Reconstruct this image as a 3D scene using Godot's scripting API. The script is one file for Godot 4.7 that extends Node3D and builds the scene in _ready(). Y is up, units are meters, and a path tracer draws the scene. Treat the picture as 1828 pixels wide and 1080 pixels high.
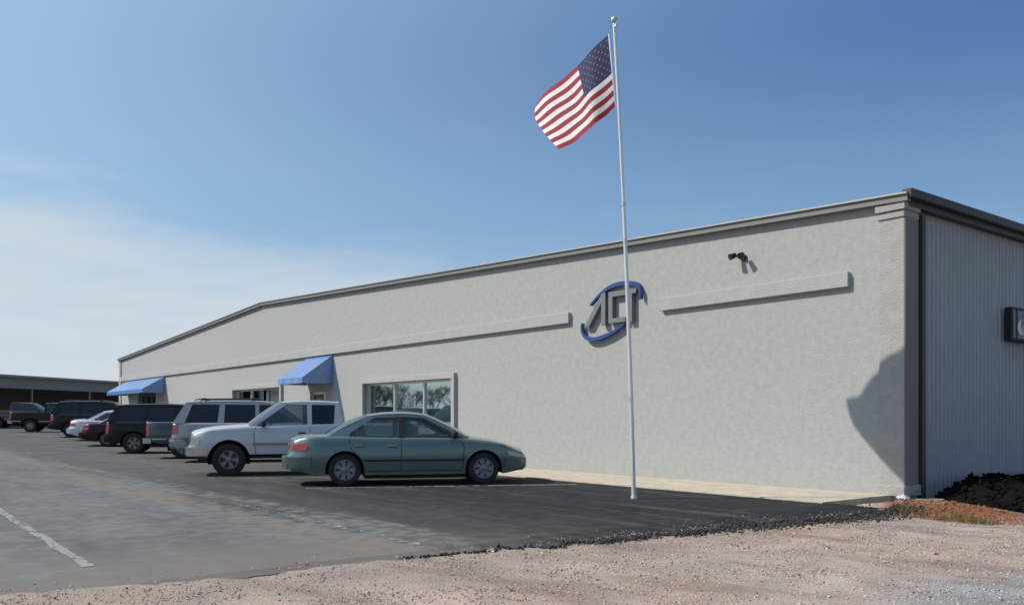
extends Node3D
# World axes: X runs along the stucco front (0 at the near corner, negative towards the far end),
# Z points outwards from the front wall, Y is up, metres.

class MB:
	var v := PackedVector3Array()
	var n := PackedVector3Array()
	var uv := PackedVector2Array()
	var uv2 := PackedVector2Array()
	var col := PackedColorArray()
	var idx := PackedInt32Array()

	func _acc(start: int, istart: int) -> void:
		for k in range(start, v.size()):
			n.append(Vector3.ZERO)
		for k in range(istart, idx.size(), 3):
			var a := v[idx[k]]
			var b := v[idx[k + 1]]
			var c := v[idx[k + 2]]
			var nn := (c - a).cross(b - a)
			for q in 3:
				n[idx[k + q]] += nn
		for k in range(start, v.size()):
			n[k] = n[k].normalized() if n[k].length() > 1e-12 else Vector3.UP

	func grid(rows: Array, uvs = null) -> void:
		var s := v.size()
		var si := idx.size()
		var w: int = rows[0].size()
		for r in rows:
			for p in r:
				v.append(p)
		if uvs != null:
			for r in uvs:
				for p in r:
					uv.append(p)
		for i in rows.size() - 1:
			for j in w - 1:
				var a := s + i * w + j
				idx.append_array([a, a + 1, a + w, a + 1, a + w + 1, a + w])
		_acc(s, si)

	func quad(a: Vector3, b: Vector3, c: Vector3, d: Vector3) -> void:
		var s := v.size()
		var si := idx.size()
		v.append_array([a, b, c, d])
		idx.append_array([s, s + 1, s + 2, s, s + 2, s + 3])
		_acc(s, si)

	func fan(pts: Array) -> void:
		var s := v.size()
		var si := idx.size()
		for p in pts:
			v.append(p)
		for k in range(1, pts.size() - 1):
			idx.append_array([s, s + k, s + k + 1])
		_acc(s, si)

	func box(c: Vector3, size: Vector3, b := Basis()) -> void:
		var h := size * 0.5
		var P := func(x, y, z): return c + b * Vector3(x * h.x, y * h.y, z * h.z)
		quad(P.call(-1, -1, 1), P.call(-1, 1, 1), P.call(1, 1, 1), P.call(1, -1, 1))
		quad(P.call(1, -1, -1), P.call(1, 1, -1), P.call(-1, 1, -1), P.call(-1, -1, -1))
		quad(P.call(1, -1, 1), P.call(1, 1, 1), P.call(1, 1, -1), P.call(1, -1, -1))
		quad(P.call(-1, -1, -1), P.call(-1, 1, -1), P.call(-1, 1, 1), P.call(-1, -1, 1))
		quad(P.call(-1, 1, 1), P.call(-1, 1, -1), P.call(1, 1, -1), P.call(1, 1, 1))
		quad(P.call(-1, -1, -1), P.call(-1, -1, 1), P.call(1, -1, 1), P.call(1, -1, -1))

	# a box with chamfered edges
	func cbox(c: Vector3, size: Vector3, ch := 0.01, b := Basis()) -> void:
		var h := size * 0.5
		var rows := []
		for lv in [[-1.0, ch], [-1.0, 0.0], [1.0, 0.0], [1.0, ch]]:
			pass
		var ring := func(y: float, ins: float) -> Array:
			var x := h.x - ins
			var z := h.z - ins
			var k := ch
			var out := []
			for p in [[x - k, z], [x, z - k], [x, -z + k], [x - k, -z], [-x + k, -z], [-x, -z + k], [-x, z - k], [-x + k, z], [x - k, z]]:
				out.append(c + b * Vector3(p[0], y, p[1]))
			return out
		rows.append(ring.call(-h.y, ch))
		rows.append(ring.call(-h.y + ch, 0.0))
		rows.append(ring.call(h.y - ch, 0.0))
		rows.append(ring.call(h.y, ch))
		for i in 3:
			for j in 8:
				quad(rows[i][j], rows[i + 1][j], rows[i + 1][j + 1], rows[i][j + 1])
		fan(rows[3].slice(0, 8))
		fan(rows[0].slice(0, 8))

	func tube(path: Array, radii: Array, sides := 8, caps := true) -> void:
		var rows := []
		var up := Vector3.UP
		for i in path.size():
			var t: Vector3 = (path[mini(i + 1, path.size() - 1)] - path[maxi(i - 1, 0)]).normalized()
			var a := t.cross(up if absf(t.dot(up)) < 0.95 else Vector3.RIGHT).normalized()
			var bb := t.cross(a).normalized()
			var r := []
			for k in sides + 1:
				var g := TAU * k / sides
				r.append(path[i] + (a * cos(g) + bb * sin(g)) * radii[i])
			rows.append(r)
		grid(rows)
		if caps:
			fan(rows[0].slice(0, sides))
			fan(rows[rows.size() - 1].slice(0, sides))

	# profile points (radius, along) spun about the local Z axis at c
	func lathe(c: Vector3, prof: Array, sides := 24, smooth := true) -> void:
		var rows := []
		for p in prof:
			var r := []
			for k in sides + 1:
				var g := TAU * k / sides
				r.append(c + Vector3(cos(g) * p.x, sin(g) * p.x, p.y))
			rows.append(r)
		if smooth:
			grid(rows)
		else:
			for i in rows.size() - 1:
				grid([rows[i], rows[i + 1]])

	# flat polygon given in 2D, placed by a callable, optionally extruded along ext
	func poly(pts: PackedVector2Array, place: Callable, ext := Vector3.ZERO) -> void:
		var tri := Geometry2D.triangulate_polygon(pts)
		var s := v.size()
		var si := idx.size()
		for p in pts:
			v.append(place.call(p))
		for t in tri:
			idx.append(s + t)
		_acc(s, si)
		if ext != Vector3.ZERO:
			var m := v.size()
			si = idx.size()
			for p in pts:
				v.append(place.call(p) + ext)
			for k in range(0, tri.size(), 3):
				idx.append_array([m + tri[k], m + tri[k + 2], m + tri[k + 1]])
			_acc(m, si)
			for k in pts.size():
				var a: Vector3 = place.call(pts[k])
				var b: Vector3 = place.call(pts[(k + 1) % pts.size()])
				quad(a, a + ext, b + ext, b)

	func mesh() -> ArrayMesh:
		var arr := []
		arr.resize(Mesh.ARRAY_MAX)
		arr[Mesh.ARRAY_VERTEX] = v
		arr[Mesh.ARRAY_NORMAL] = n
		if uv.size() == v.size():
			arr[Mesh.ARRAY_TEX_UV] = uv
		if uv2.size() == v.size():
			arr[Mesh.ARRAY_TEX_UV2] = uv2
		if col.size() == v.size():
			arr[Mesh.ARRAY_COLOR] = col
		arr[Mesh.ARRAY_INDEX] = idx
		var am := ArrayMesh.new()
		am.add_surface_from_arrays(Mesh.PRIMITIVE_TRIANGLES, arr)
		return am

var M := {}
var used := {}

func numbered(called: String) -> String:
	var k: int = used.get(called, 0)
	used[called] = k + 1
	return called if k == 0 else "%s_%03d" % [called, k]

func thing(called: String, label: String, category: String, at := Vector3.ZERO, group := "") -> Node3D:
	var o := Node3D.new()
	o.name = numbered(called)
	add_child(o, true)
	o.position = at
	o.set_meta("label", label)
	o.set_meta("category", category)
	if group != "":
		o.set_meta("group", group)
	return o

func part(called: String, mb: MB, m: Material, parent: Node) -> MeshInstance3D:
	var o := MeshInstance3D.new()
	o.name = called
	o.mesh = mb.mesh()
	o.material_override = m
	parent.add_child(o, true)
	return o

func partm(called: String, mesh: Mesh, m: Material, parent: Node, at := Vector3.ZERO) -> MeshInstance3D:
	var o := MeshInstance3D.new()
	o.name = called
	o.mesh = mesh
	o.material_override = m
	o.position = at
	parent.add_child(o, true)
	return o

func single(called: String, mb: MB, m: Material, label: String, category: String, group := "") -> MeshInstance3D:
	var o := part(numbered(called), mb, m, self)
	o.set_meta("label", label)
	o.set_meta("category", category)
	if group != "":
		o.set_meta("group", group)
	return o

func struct(called: String, mb: MB, m: Material) -> MeshInstance3D:
	var o := part(numbered(called), mb, m, self)
	o.set_meta("kind", "structure")
	return o

func lin(r: float, g: float, b: float, a := 1.0) -> Color:
	var c := Color(r, g, b).linear_to_srgb()
	c.a = a
	return c

func mat(c: Color, rough := 0.8, metal := 0.0) -> StandardMaterial3D:
	var m := StandardMaterial3D.new()
	m.albedo_color = c
	m.roughness = rough
	m.metallic = metal
	return m

func paint(c: Color, metal := 0.25) -> StandardMaterial3D:
	var m := mat(c, 0.38, metal)
	m.clearcoat_enabled = true
	m.clearcoat = 0.85
	m.clearcoat_roughness = 0.06
	return m

func dull(c: Color) -> StandardMaterial3D:
	var m := mat(c, 0.5)
	m.metallic_specular = 0.3
	m.clearcoat_enabled = true
	m.clearcoat = 0.3
	m.clearcoat_roughness = 0.2
	return m

func glass(c: Color, alpha: float) -> StandardMaterial3D:
	var m := mat(c, 0.03)
	m.albedo_color.a = alpha
	m.transparency = BaseMaterial3D.TRANSPARENCY_ALPHA
	return m

func noise_tex(freq: float, oct: int, lo: Color, hi: Color, size := 512, kind := FastNoiseLite.TYPE_SIMPLEX_SMOOTH, sd := 1, steep := 0.0) -> NoiseTexture2D:
	var fn := FastNoiseLite.new()
	fn.noise_type = kind
	fn.seed = sd
	fn.frequency = freq
	fn.fractal_octaves = oct
	fn.fractal_gain = 0.6
	var t := NoiseTexture2D.new()
	t.width = size
	t.height = size
	t.seamless = true
	t.noise = fn
	var g := Gradient.new()
	g.offsets = PackedFloat32Array([steep, 1.0 - steep])
	g.colors = PackedColorArray([lo, hi])
	t.color_ramp = g
	return t

func triplanar(m: StandardMaterial3D, per_metre: float) -> void:
	m.uv1_triplanar = true
	m.uv1_world_triplanar = true
	m.uv1_scale = Vector3.ONE * per_metre

func bump(m: StandardMaterial3D, t: Texture2D, cm: float) -> void:
	m.heightmap_enabled = true
	m.heightmap_texture = t
	m.heightmap_scale = cm

# smooth curve through points (x, y) with rising x
func cur(a: Array, x: float) -> float:
	var last := a.size() - 1
	if x <= a[0].x:
		return a[0].y
	if x >= a[last].x:
		return a[last].y
	var k := 0
	while a[k + 1].x < x:
		k += 1
	var p0: Vector2 = a[k]
	var p1: Vector2 = a[k + 1]
	var d := (p1.y - p0.y) / (p1.x - p0.x)
	var d0 := d
	var d1 := d
	if k > 0:
		d0 = (p0.y - a[k - 1].y) / (p0.x - a[k - 1].x)
	if k + 2 <= last:
		d1 = (a[k + 2].y - p1.y) / (a[k + 2].x - p1.x)
	var m0 := 0.0 if d0 * d <= 0.0 else 2.0 * d0 * d / (d0 + d)
	var m1 := 0.0 if d1 * d <= 0.0 else 2.0 * d1 * d / (d1 + d)
	if k == 0:
		m0 = d
	if k + 2 > last:
		m1 = d
	var h := p1.x - p0.x
	var t := (x - p0.x) / h
	var t2 := t * t
	var t3 := t2 * t
	return (2 * t3 - 3 * t2 + 1) * p0.y + (t3 - 2 * t2 + t) * h * m0 + (-2 * t3 + 3 * t2) * p1.y + (t3 - t2) * h * m1

const RISE := [Vector2(0, 0), Vector2(24, 0), Vector2(27, 0.03), Vector2(31.5, 0.15), Vector2(37.8, 0.31), Vector2(43, 0.40), Vector2(50.5, 0.52), Vector2(59, 0.66), Vector2(75, 0.85), Vector2(200, 1.2)]

func gy(x: float) -> float:
	return cur(RISE, -x)

# the ragged edge of the asphalt: X as a function of Z
var fedge := FastNoiseLite.new()
func edge(z: float) -> float:
	var base := 0.95 - 0.085 * (z - 2.0)
	return base + 0.10 * fedge.get_noise_1d(z * 60.0) + 0.14 * fedge.get_noise_1d(z * 14.0 + 500.0)

func ease01(a: float, b: float, x: float) -> float:
	return smoothstep(a, b, x)

func _ready() -> void:
	# ---------------------------------------------------------------- camera
	var cam := Camera3D.new()
	cam.name = "camera"
	cam.projection = Camera3D.PROJECTION_FRUSTUM
	cam.near = 0.1
	cam.far = 2000.0
	cam.size = 0.2 * 540.0 / 1540.0
	cam.frustum_offset = Vector2(0, 0.1 * 207.0 / 1540.0)
	cam.position = Vector3(7.01, 1.25, 13.42)
	cam.rotation.y = deg_to_rad(51.98)
	cam.current = true
	add_child(cam)
	# ---------------------------------------------------------------- sky and sun
	var env := Environment.new()
	env.background_mode = Environment.BG_SKY
	env.tonemap_mode = Environment.TONE_MAPPER_LINEAR
	env.tonemap_exposure = 1.0
	env.sdfgi_enabled = true
	env.ssao_enabled = true
	env.ssil_enabled = true
	var sky := Sky.new()
	sky.sky_material = make_sky()
	env.sky = sky
	var we := WorldEnvironment.new()
	we.name = "environment"
	we.environment = env
	add_child(we)
	var sun := DirectionalLight3D.new()
	sun.name = "sun"
	sun.light_energy = 1.55
	sun.light_color = Color(1.0, 0.97, 0.925)
	sun.light_angular_distance = 0.5
	sun.shadow_enabled = true
	add_child(sun)
	sun.look_at_from_position(Vector3(0, 30, 0), Vector3(0, 30, 0) + Vector3(0.75, -1.20, -1.0))

	materials()
	ground()
	building()
	fixtures()
	far_shed()
	vehicles()
	flag()
	corner_details()
	distant_trees()

func make_sky() -> PanoramaSkyMaterial:
	var W := 1536
	var H := 768
	var im := Image.create(W, H, false, Image.FORMAT_RGBF)
	var f1 := FastNoiseLite.new()
	f1.seed = 11
	f1.frequency = 1.0
	f1.fractal_octaves = 5
	f1.fractal_gain = 0.55
	var fwd := Vector2(-0.7878, -0.6159)      # the way the camera looks, X and Z
	var towards := Vector3(-0.75, 1.20, 1.0).normalized()
	for y in H:
		var el := (0.5 - (y + 0.5) / H) * PI
		for x in W:
			var th := ((x + 0.5) / W - 0.5) * TAU
			var dir := Vector3(-sin(th) * cos(el), sin(el), cos(th) * cos(el))
			var c: Color
			if el < -0.02:
				c = Color(0.20, 0.17, 0.14)
			else:
				var e := maxf(el, 0.0)
				var k := clampf(e / (PI / 2), 0.0, 1.0)
				# clear winter air: pale at the horizon, deepening upwards
				var hor := Color(0.56, 0.67, 0.78)
				var mid := Color(0.205, 0.365, 0.585)
				var hi := Color(0.056, 0.142, 0.365)
				var top := Color(0.040, 0.10, 0.30)
				c = hor.lerp(mid, smoothstep(0.0, 0.15, k))
				c = c.lerp(hi, smoothstep(0.10, 0.27, k))
				c = c.lerp(top, smoothstep(0.30, 1.0, k))
				# scattered light round the sun
				var cs := clampf(0.5 + 0.5 * dir.dot(towards), 0.0, 1.0)
				c = c.lerp(Color(0.56, 0.82, 1.05), clampf(1.4 * pow(cs, 4.0), 0.0, 0.92))
				# a bank of thin cirrostratus that lies low in the south-west
				var az := atan2(fwd.x * dir.z - fwd.y * dir.x, fwd.x * dir.x + fwd.y * dir.z)   # right positive
				var azd := -rad_to_deg(az)
				var eld := rad_to_deg(el)
				var topline := 2.5 + 7.5 * smoothstep(-9.0, 10.0, azd) + 3.6 * smoothstep(8.0, 32.0, azd) - 6.0 * smoothstep(80.0, 160.0, azd)
				var n := f1.get_noise_3d(dir.x * 2.2, dir.y * 14.0, dir.z * 2.2)
				var n2 := f1.get_noise_3d(dir.x * 7.0 + 9.0, dir.y * 42.0, dir.z * 7.0)
				var cov := smoothstep(1.8, -3.4, eld - topline + n * 2.6 + n2 * 1.8)
				cov *= 0.80 + 0.35 * n2 - 0.12 * smoothstep(4.0, 9.0, eld)
				c = c.lerp(Color(0.64, 0.70, 0.74), clampf(cov, 0.0, 1.0))
				var wisp := smoothstep(0.12, 0.6, f1.get_noise_3d(dir.x * 3.0 + 30.0, dir.y * 17.0, dir.z * 3.0))
				c = c.lerp(Color(0.60, 0.68, 0.75), 0.05 * wisp * smoothstep(24.0, 12.0, eld))
			c.a = 1.0
			im.set_pixel(x, y, c)
	var p := PanoramaSkyMaterial.new()
	p.panorama = ImageTexture.create_from_image(im)
	return p

func materials() -> void:
	# stucco: rough sprayed plaster with faint blotches
	var st := mat(lin(1, 1, 1), 0.92)
	st.albedo_texture = noise_tex(0.024, 6, lin(0.305, 0.304, 0.296), lin(0.368, 0.367, 0.358), 1024, FastNoiseLite.TYPE_SIMPLEX_SMOOTH, 3, 0.12)
	st.albedo_texture.noise.fractal_gain = 0.78
	triplanar(st, 0.22)
	bump(st, noise_tex(0.16, 4, Color.BLACK, Color.WHITE, 1024, FastNoiseLite.TYPE_SIMPLEX, 5), 0.6)
	M.stucco = st
	var tr := mat(lin(1, 1, 1), 0.9)
	tr.albedo_texture = noise_tex(0.01, 5, lin(0.322, 0.319, 0.308), lin(0.372, 0.369, 0.357), 512, FastNoiseLite.TYPE_SIMPLEX_SMOOTH, 8)
	triplanar(tr, 0.5)
	bump(tr, noise_tex(0.10, 3, Color.BLACK, Color.WHITE, 512, FastNoiseLite.TYPE_SIMPLEX, 6), 0.7)
	M.trim = tr
	var pilm := mat(lin(1, 1, 1), 0.9)
	pilm.albedo_texture = noise_tex(0.01, 5, lin(0.30, 0.285, 0.27), lin(0.37, 0.352, 0.335), 512, FastNoiseLite.TYPE_SIMPLEX_SMOOTH, 81)
	triplanar(pilm, 0.5)
	bump(pilm, noise_tex(0.10, 3, Color.BLACK, Color.WHITE, 512, FastNoiseLite.TYPE_SIMPLEX, 16), 0.7)
	M.pilaster = pilm
	var mw := mat(lin(1, 1, 1), 0.5)
	mw.albedo_texture = noise_tex(0.012, 4, lin(0.30, 0.305, 0.315), lin(0.345, 0.35, 0.36), 512, FastNoiseLite.TYPE_SIMPLEX_SMOOTH, 12)
	triplanar(mw, 0.3)
	M.metal_wall = mw
	M.bronze = mat(lin(0.035, 0.032, 0.03), 0.5)
	M.rake = mat(lin(0.17, 0.165, 0.16), 0.5)
	M.flashing = mat(lin(0.36, 0.355, 0.345), 0.5)
	M.roof = mat(lin(0.5, 0.5, 0.5), 0.5)
	M.soffit = mat(lin(0.14, 0.13, 0.12), 0.8)
	M.alu = mat(lin(0.55, 0.56, 0.55), 0.35, 0.6)
	M.alu_dark = mat(lin(0.10, 0.11, 0.11), 0.4, 0.3)
	var wg := mat(lin(0.46, 0.54, 0.52), 0.02, 1.0)      # mirror-coated solar glazing
	M.window_glass = wg
	M.dark_room = mat(lin(0.45, 0.44, 0.42), 0.9)
	M.door = mat(lin(0.05, 0.05, 0.045), 0.5)
	M.white = mat(lin(0.60, 0.60, 0.58), 0.5)
	var cv := mat(lin(1, 1, 1), 0.28)
	cv.metallic_specular = 0.7
	cv.albedo_texture = noise_tex(0.02, 4, lin(0.10, 0.20, 0.42), lin(0.13, 0.24, 0.47), 512, FastNoiseLite.TYPE_SIMPLEX_SMOOTH, 21)
	triplanar(cv, 0.7)
	M.canvas = cv
	M.black = mat(lin(0.012, 0.012, 0.012), 0.7)
	M.rubber = mat(lin(0.018, 0.018, 0.018), 0.85)
	M.under = mat(lin(0.012, 0.012, 0.012), 0.9)
	M.interior = mat(lin(0.06, 0.06, 0.062), 0.9)
	M.seat = mat(lin(0.10, 0.10, 0.105), 0.95)
	M.rim = mat(lin(0.20, 0.20, 0.215), 0.4, 0.5)
	M.hub_dark = mat(lin(0.05, 0.05, 0.05), 0.6)
	M.chrome = mat(lin(0.65, 0.65, 0.66), 0.15, 0.95)
	M.red_lens = paint(lin(0.28, 0.012, 0.014), 0.0)
	M.amber_lens = paint(lin(0.45, 0.16, 0.03), 0.0)
	M.clear_lens = paint(lin(0.38, 0.36, 0.33), 0.1)
	M.seam = mat(lin(0.012, 0.013, 0.013), 0.8)
	M.car_glass = glass(lin(0.035, 0.075, 0.072), 0.62)
	M.tint_glass = glass(lin(0.006, 0.007, 0.01), 0.93)
	M.plate = mat(lin(0.6, 0.6, 0.58), 0.5)
	M.alupole = mat(lin(0.60, 0.60, 0.60), 0.38, 0.35)
	M.steel_letter = mat(lin(0.155, 0.168, 0.165), 0.5, 0.15)
	M.logo_blue = mat(lin(0.020, 0.052, 0.20), 0.35)
	var co := mat(lin(1, 1, 1), 0.9)
	co.albedo_texture = noise_tex(0.012, 6, lin(0.37, 0.31, 0.235), lin(0.50, 0.435, 0.345), 512, FastNoiseLite.TYPE_SIMPLEX_SMOOTH, 31, 0.1)
	triplanar(co, 0.4)
	bump(co, noise_tex(0.1, 3, Color.BLACK, Color.WHITE, 512, FastNoiseLite.TYPE_SIMPLEX, 7), 0.5)
	M.concrete = co
	M.paint_line = mat(lin(0.25, 0.245, 0.235), 0.85)
	M.curb_paint = mat(lin(0.55, 0.52, 0.44), 0.85)

# ------------------------------------------------------------------ ground
func ground() -> void:
	fedge.seed = 4
	fedge.frequency = 0.05
	fedge.fractal_octaves = 3
	# terrain out to the horizon
	var mb := MB.new()
	var rows := []
	var xs := [-900.0, -300.0, -200.0, -150.0, -110.0]
	for k in 50:
		xs.append(-100.0 + k * 2.0)
	xs.append_array([0.0, 20.0, 60.0, 300.0, 900.0])
	for z in [-900.0, -300.0, -100.0, -40.0, 0.0, 40.0, 100.0, 300.0, 900.0]:
		var r := []
		for x in xs:
			r.append(Vector3(x, gy(x) - 0.16, z))
		rows.append(r)
	mb.grid(rows)
	var tm := mat(lin(1, 1, 1), 0.95)
	tm.albedo_texture = noise_tex(0.01, 6, lin(0.11, 0.085, 0.045), lin(0.24, 0.19, 0.10), 512, FastNoiseLite.TYPE_SIMPLEX_SMOOTH, 2)
	triplanar(tm, 0.06)
	struct("terrain", mb, tm)

	# gravel yard
	var gn := FastNoiseLite.new()
	gn.seed = 9
	gn.frequency = 0.35
	gn.fractal_octaves = 4
	mb = MB.new()
	rows = []
	var uvs := []
	var z0 := -8.0
	while z0 < 30.0:
		var r := []
		var ru := []
		var x0 := -1.6
		while x0 < 22.0:
			r.append(Vector3(x0, gravel_y(x0, z0, gn), z0))
			ru.append(Vector2((x0 + 2.0) / 24.0, (z0 + 8.0) / 38.0))
			x0 += 0.12 if x0 < 9.0 else 0.6
		rows.append(r)
		uvs.append(ru)
		z0 += 0.12 if z0 > -3.0 and z0 < 13.0 else 0.5
	mb.grid(rows, uvs)
	for k in mb.v.size():
		mb.uv2.append(Vector2(mb.v[k].x, mb.v[k].z))
	var gm := mat(lin(1, 1, 1), 0.95)
	gm.albedo_texture = gravel_image(gn)
	gm.texture_repeat = true
	gm.detail_enabled = true
	gm.detail_blend_mode = BaseMaterial3D.BLEND_MODE_MUL
	gm.detail_uv_layer = BaseMaterial3D.DETAIL_UV_2
	gm.uv2_scale = Vector3.ONE * 0.55
	gm.detail_albedo = noise_tex(0.07, 5, Color(0.60, 0.585, 0.575), Color(1, 1, 1), 1024, FastNoiseLite.TYPE_SIMPLEX, 41, 0.12)
	var gb := noise_tex(0.05, 5, Color.BLACK, Color.WHITE, 1024, FastNoiseLite.TYPE_SIMPLEX, 42)
	gm.heightmap_enabled = false
	gm.normal_enabled = false
	struct("gravel_yard", mb, gm)
	gb = null

	# asphalt lot with a broken edge
	mb = MB.new()
	rows = []
	uvs = []
	var uv2s := []
	var zz := 1.9
	var cols := [0.0, 0.15, 0.5, 1.0, 2.0, 3.5, 5.5, 8.0]
	var q := 11.0
	while q < 100.0:
		cols.append(q)
		q += 2.0
	while zz < 60.0:
		var r := []
		var ru := []
		var e := edge(zz)
		for c in cols:
			var x: float = e - c
			var y := gy(x)
			if c < 0.5:
				y -= (0.5 - c) * 0.05
			r.append(Vector3(x, y, zz))
			ru.append(Vector2((x + 80.0) / 82.0, (zz - 1.9) / 20.5))
		rows.append(r)
		uvs.append(ru)
		zz += 0.07 if zz < 16.0 else 2.0
	mb.grid(rows, uvs)
	# the thickness of the mat along its edge
	var er := [[], []]
	var eu := [[], []]
	for k in rows.size():
		var p: Vector3 = rows[k][0]
		er[0].append(p)
		er[1].append(p + Vector3(0.03, -0.09, 0))
		eu[0].append(uvs[k][0])
		eu[1].append(uvs[k][0])
	mb.grid(er, eu)
	for k in mb.v.size():
		mb.uv2.append(Vector2(mb.v[k].x, mb.v[k].z))
	var am := mat(lin(1, 1, 1), 0.9)
	am.metallic_specular = 0.25
	am.albedo_texture = asphalt_image()
	am.texture_repeat = false
	am.detail_enabled = true
	am.detail_blend_mode = BaseMaterial3D.BLEND_MODE_MUL
	am.detail_uv_layer = BaseMaterial3D.DETAIL_UV_2
	am.uv2_scale = Vector3.ONE * 0.6
	am.detail_albedo = noise_tex(0.12, 4, Color(0.58, 0.58, 0.58), Color(1, 1, 1), 1024, FastNoiseLite.TYPE_SIMPLEX, 43, 0.1)
	struct("asphalt_lot", mb, am)

	# concrete apron along the wall, in slabs
	mb = MB.new()
	mb.box(Vector3(-24.4, -0.05, 0.99), Vector3(48.0, 0.05, 1.9))
	var sw := struct("pavement", mb, M.concrete)
	var x1 := -0.15
	while x1 > -48.0:
		var s := MB.new()
		var a := gy(x1)
		var b := gy(x1 - 3.0)
		var P := [Vector3(x1 - 0.006, a + 0.018, 0.004), Vector3(x1 - 0.006, a + 0.018, 2.02), Vector3(x1 - 2.994, b + 0.018, 2.02), Vector3(x1 - 2.994, b + 0.018, 0.004)]
		s.quad(P[0], P[1], P[2], P[3])
		for k in 4:
			var d := Vector3(0, -0.1, 0)
			s.quad(P[k], P[(k + 1) % 4], P[(k + 1) % 4] + d, P[k] + d)
		part("slab", s, M.concrete, sw)
		x1 -= 3.0

	# worn paint: lane edge lines along the aisle and slanting stall lines
	var pn := FastNoiseLite.new()
	pn.seed = 77
	pn.frequency = 1.0
	pn.fractal_octaves = 3
	worn_line("lane_line", Vector2(0.0, 8.90), Vector2(-5.6, 8.84), 0.12, 0.16, pn, 7.0)
	worn_line("lane_line", Vector2(-0.9, 11.76), Vector2(-30.0, 11.45), 0.095, -0.40, pn, 7.0)
	for k in 9:
		var bx := -7.39 - 3.15 * k
		worn_line("stall_line", Vector2(bx, 6.84), Vector2(bx + 2.35, 2.35), 0.10, -0.24, pn, 6.0)

func gravel_y(x: float, z: float, gn: FastNoiseLite) -> float:
	var y := -0.035 + 0.03 * gn.get_noise_2d(x * 2.0, z * 2.0) + 0.012 * gn.get_noise_2d(x * 14.0, z * 14.0)
	if z > 1.8:
		y += lerpf(0.0, 0.022, smoothstep(6.5, 9.0, z)) * smoothstep(1.2, 0.1, x - edge(z))
		y -= 0.05 * smoothstep(0.05, -0.45, x - edge(z))
	# a low red bank at the foot of the corner
	y += 0.13 * exp(-(pow((x - 1.45) / 0.75, 2.0) + pow((z - 1.55) / 0.55, 2.0)))
	y += 0.05 * exp(-(pow((x - 0.6) / 0.5, 2.0) + pow((z - 1.5) / 0.5, 2.0)))
	if x < 0.1 and z < 1.9:
		y = minf(y, -0.09)
	return y

func gravel_image(gn: FastNoiseLite) -> ImageTexture:
	var W := 1024
	var H := 1536
	var im := Image.create(W, H, false, Image.FORMAT_RGB8)
	var g2 := FastNoiseLite.new()
	g2.seed = 19
	g2.frequency = 0.6
	g2.fractal_octaves = 5
	g2.fractal_gain = 0.62
	for j in H:
		var z := -8.0 + 38.0 * (j + 0.5) / H
		for i in W:
			var x := -2.0 + 24.0 * (i + 0.5) / W
			var n := gn.get_noise_2d(x * 0.8 + 3.0, z * 0.8)
			var n2 := g2.get_noise_2d(x * 2.0, z * 2.0)
			var c := Color(0.54, 0.405, 0.342).lerp(Color(0.50, 0.41, 0.352), clampf(0.5 + n * 1.6, 0.0, 1.0))
			# grey crushed stone that lies thicker in one place
			var gd := 1.0 - Vector2((x - 4.75) / 1.25, (z - 6.5) / 1.9).length()
			c = c.lerp(Color(0.36, 0.355, 0.35), clampf(smoothstep(-0.15, 0.55, gd + 0.35 * n2), 0.0, 1.0))
			# yellow-brown sand near the lot
			c = c.lerp(Color(0.33, 0.245, 0.155), clampf(0.55 * smoothstep(0.9, 0.0, absf(x - edge(z) - 0.35)) * (0.6 + n2), 0.0, 1.0))
			# red clay by the corner
			var rd := 1.0 - Vector2((x - 1.6) / 1.15, (z - 1.75) / 0.8).length()
			c = c.lerp(Color(0.29, 0.112, 0.048), clampf(smoothstep(-0.12, 0.18, rd + 0.55 * n2), 0.0, 1.0))
			# tyre tracks and damp patches of coarser fill
			var tr := gn.get_noise_2d(x * 0.9 - 40.0, z * 3.2 + 0.8 * x)
			c = c.lerp(Color(0.30, 0.215, 0.175), clampf(smoothstep(0.05, 0.5, tr + 0.3 * n2) * 0.75, 0.0, 1.0))
			c = c * (0.82 + 0.45 * n2 + 0.18)
			im.set_pixel(i, j, Color(clampf(c.r, 0, 1), clampf(c.g, 0, 1), clampf(c.b, 0, 1)).linear_to_srgb())
	return ImageTexture.create_from_image(im)

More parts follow.
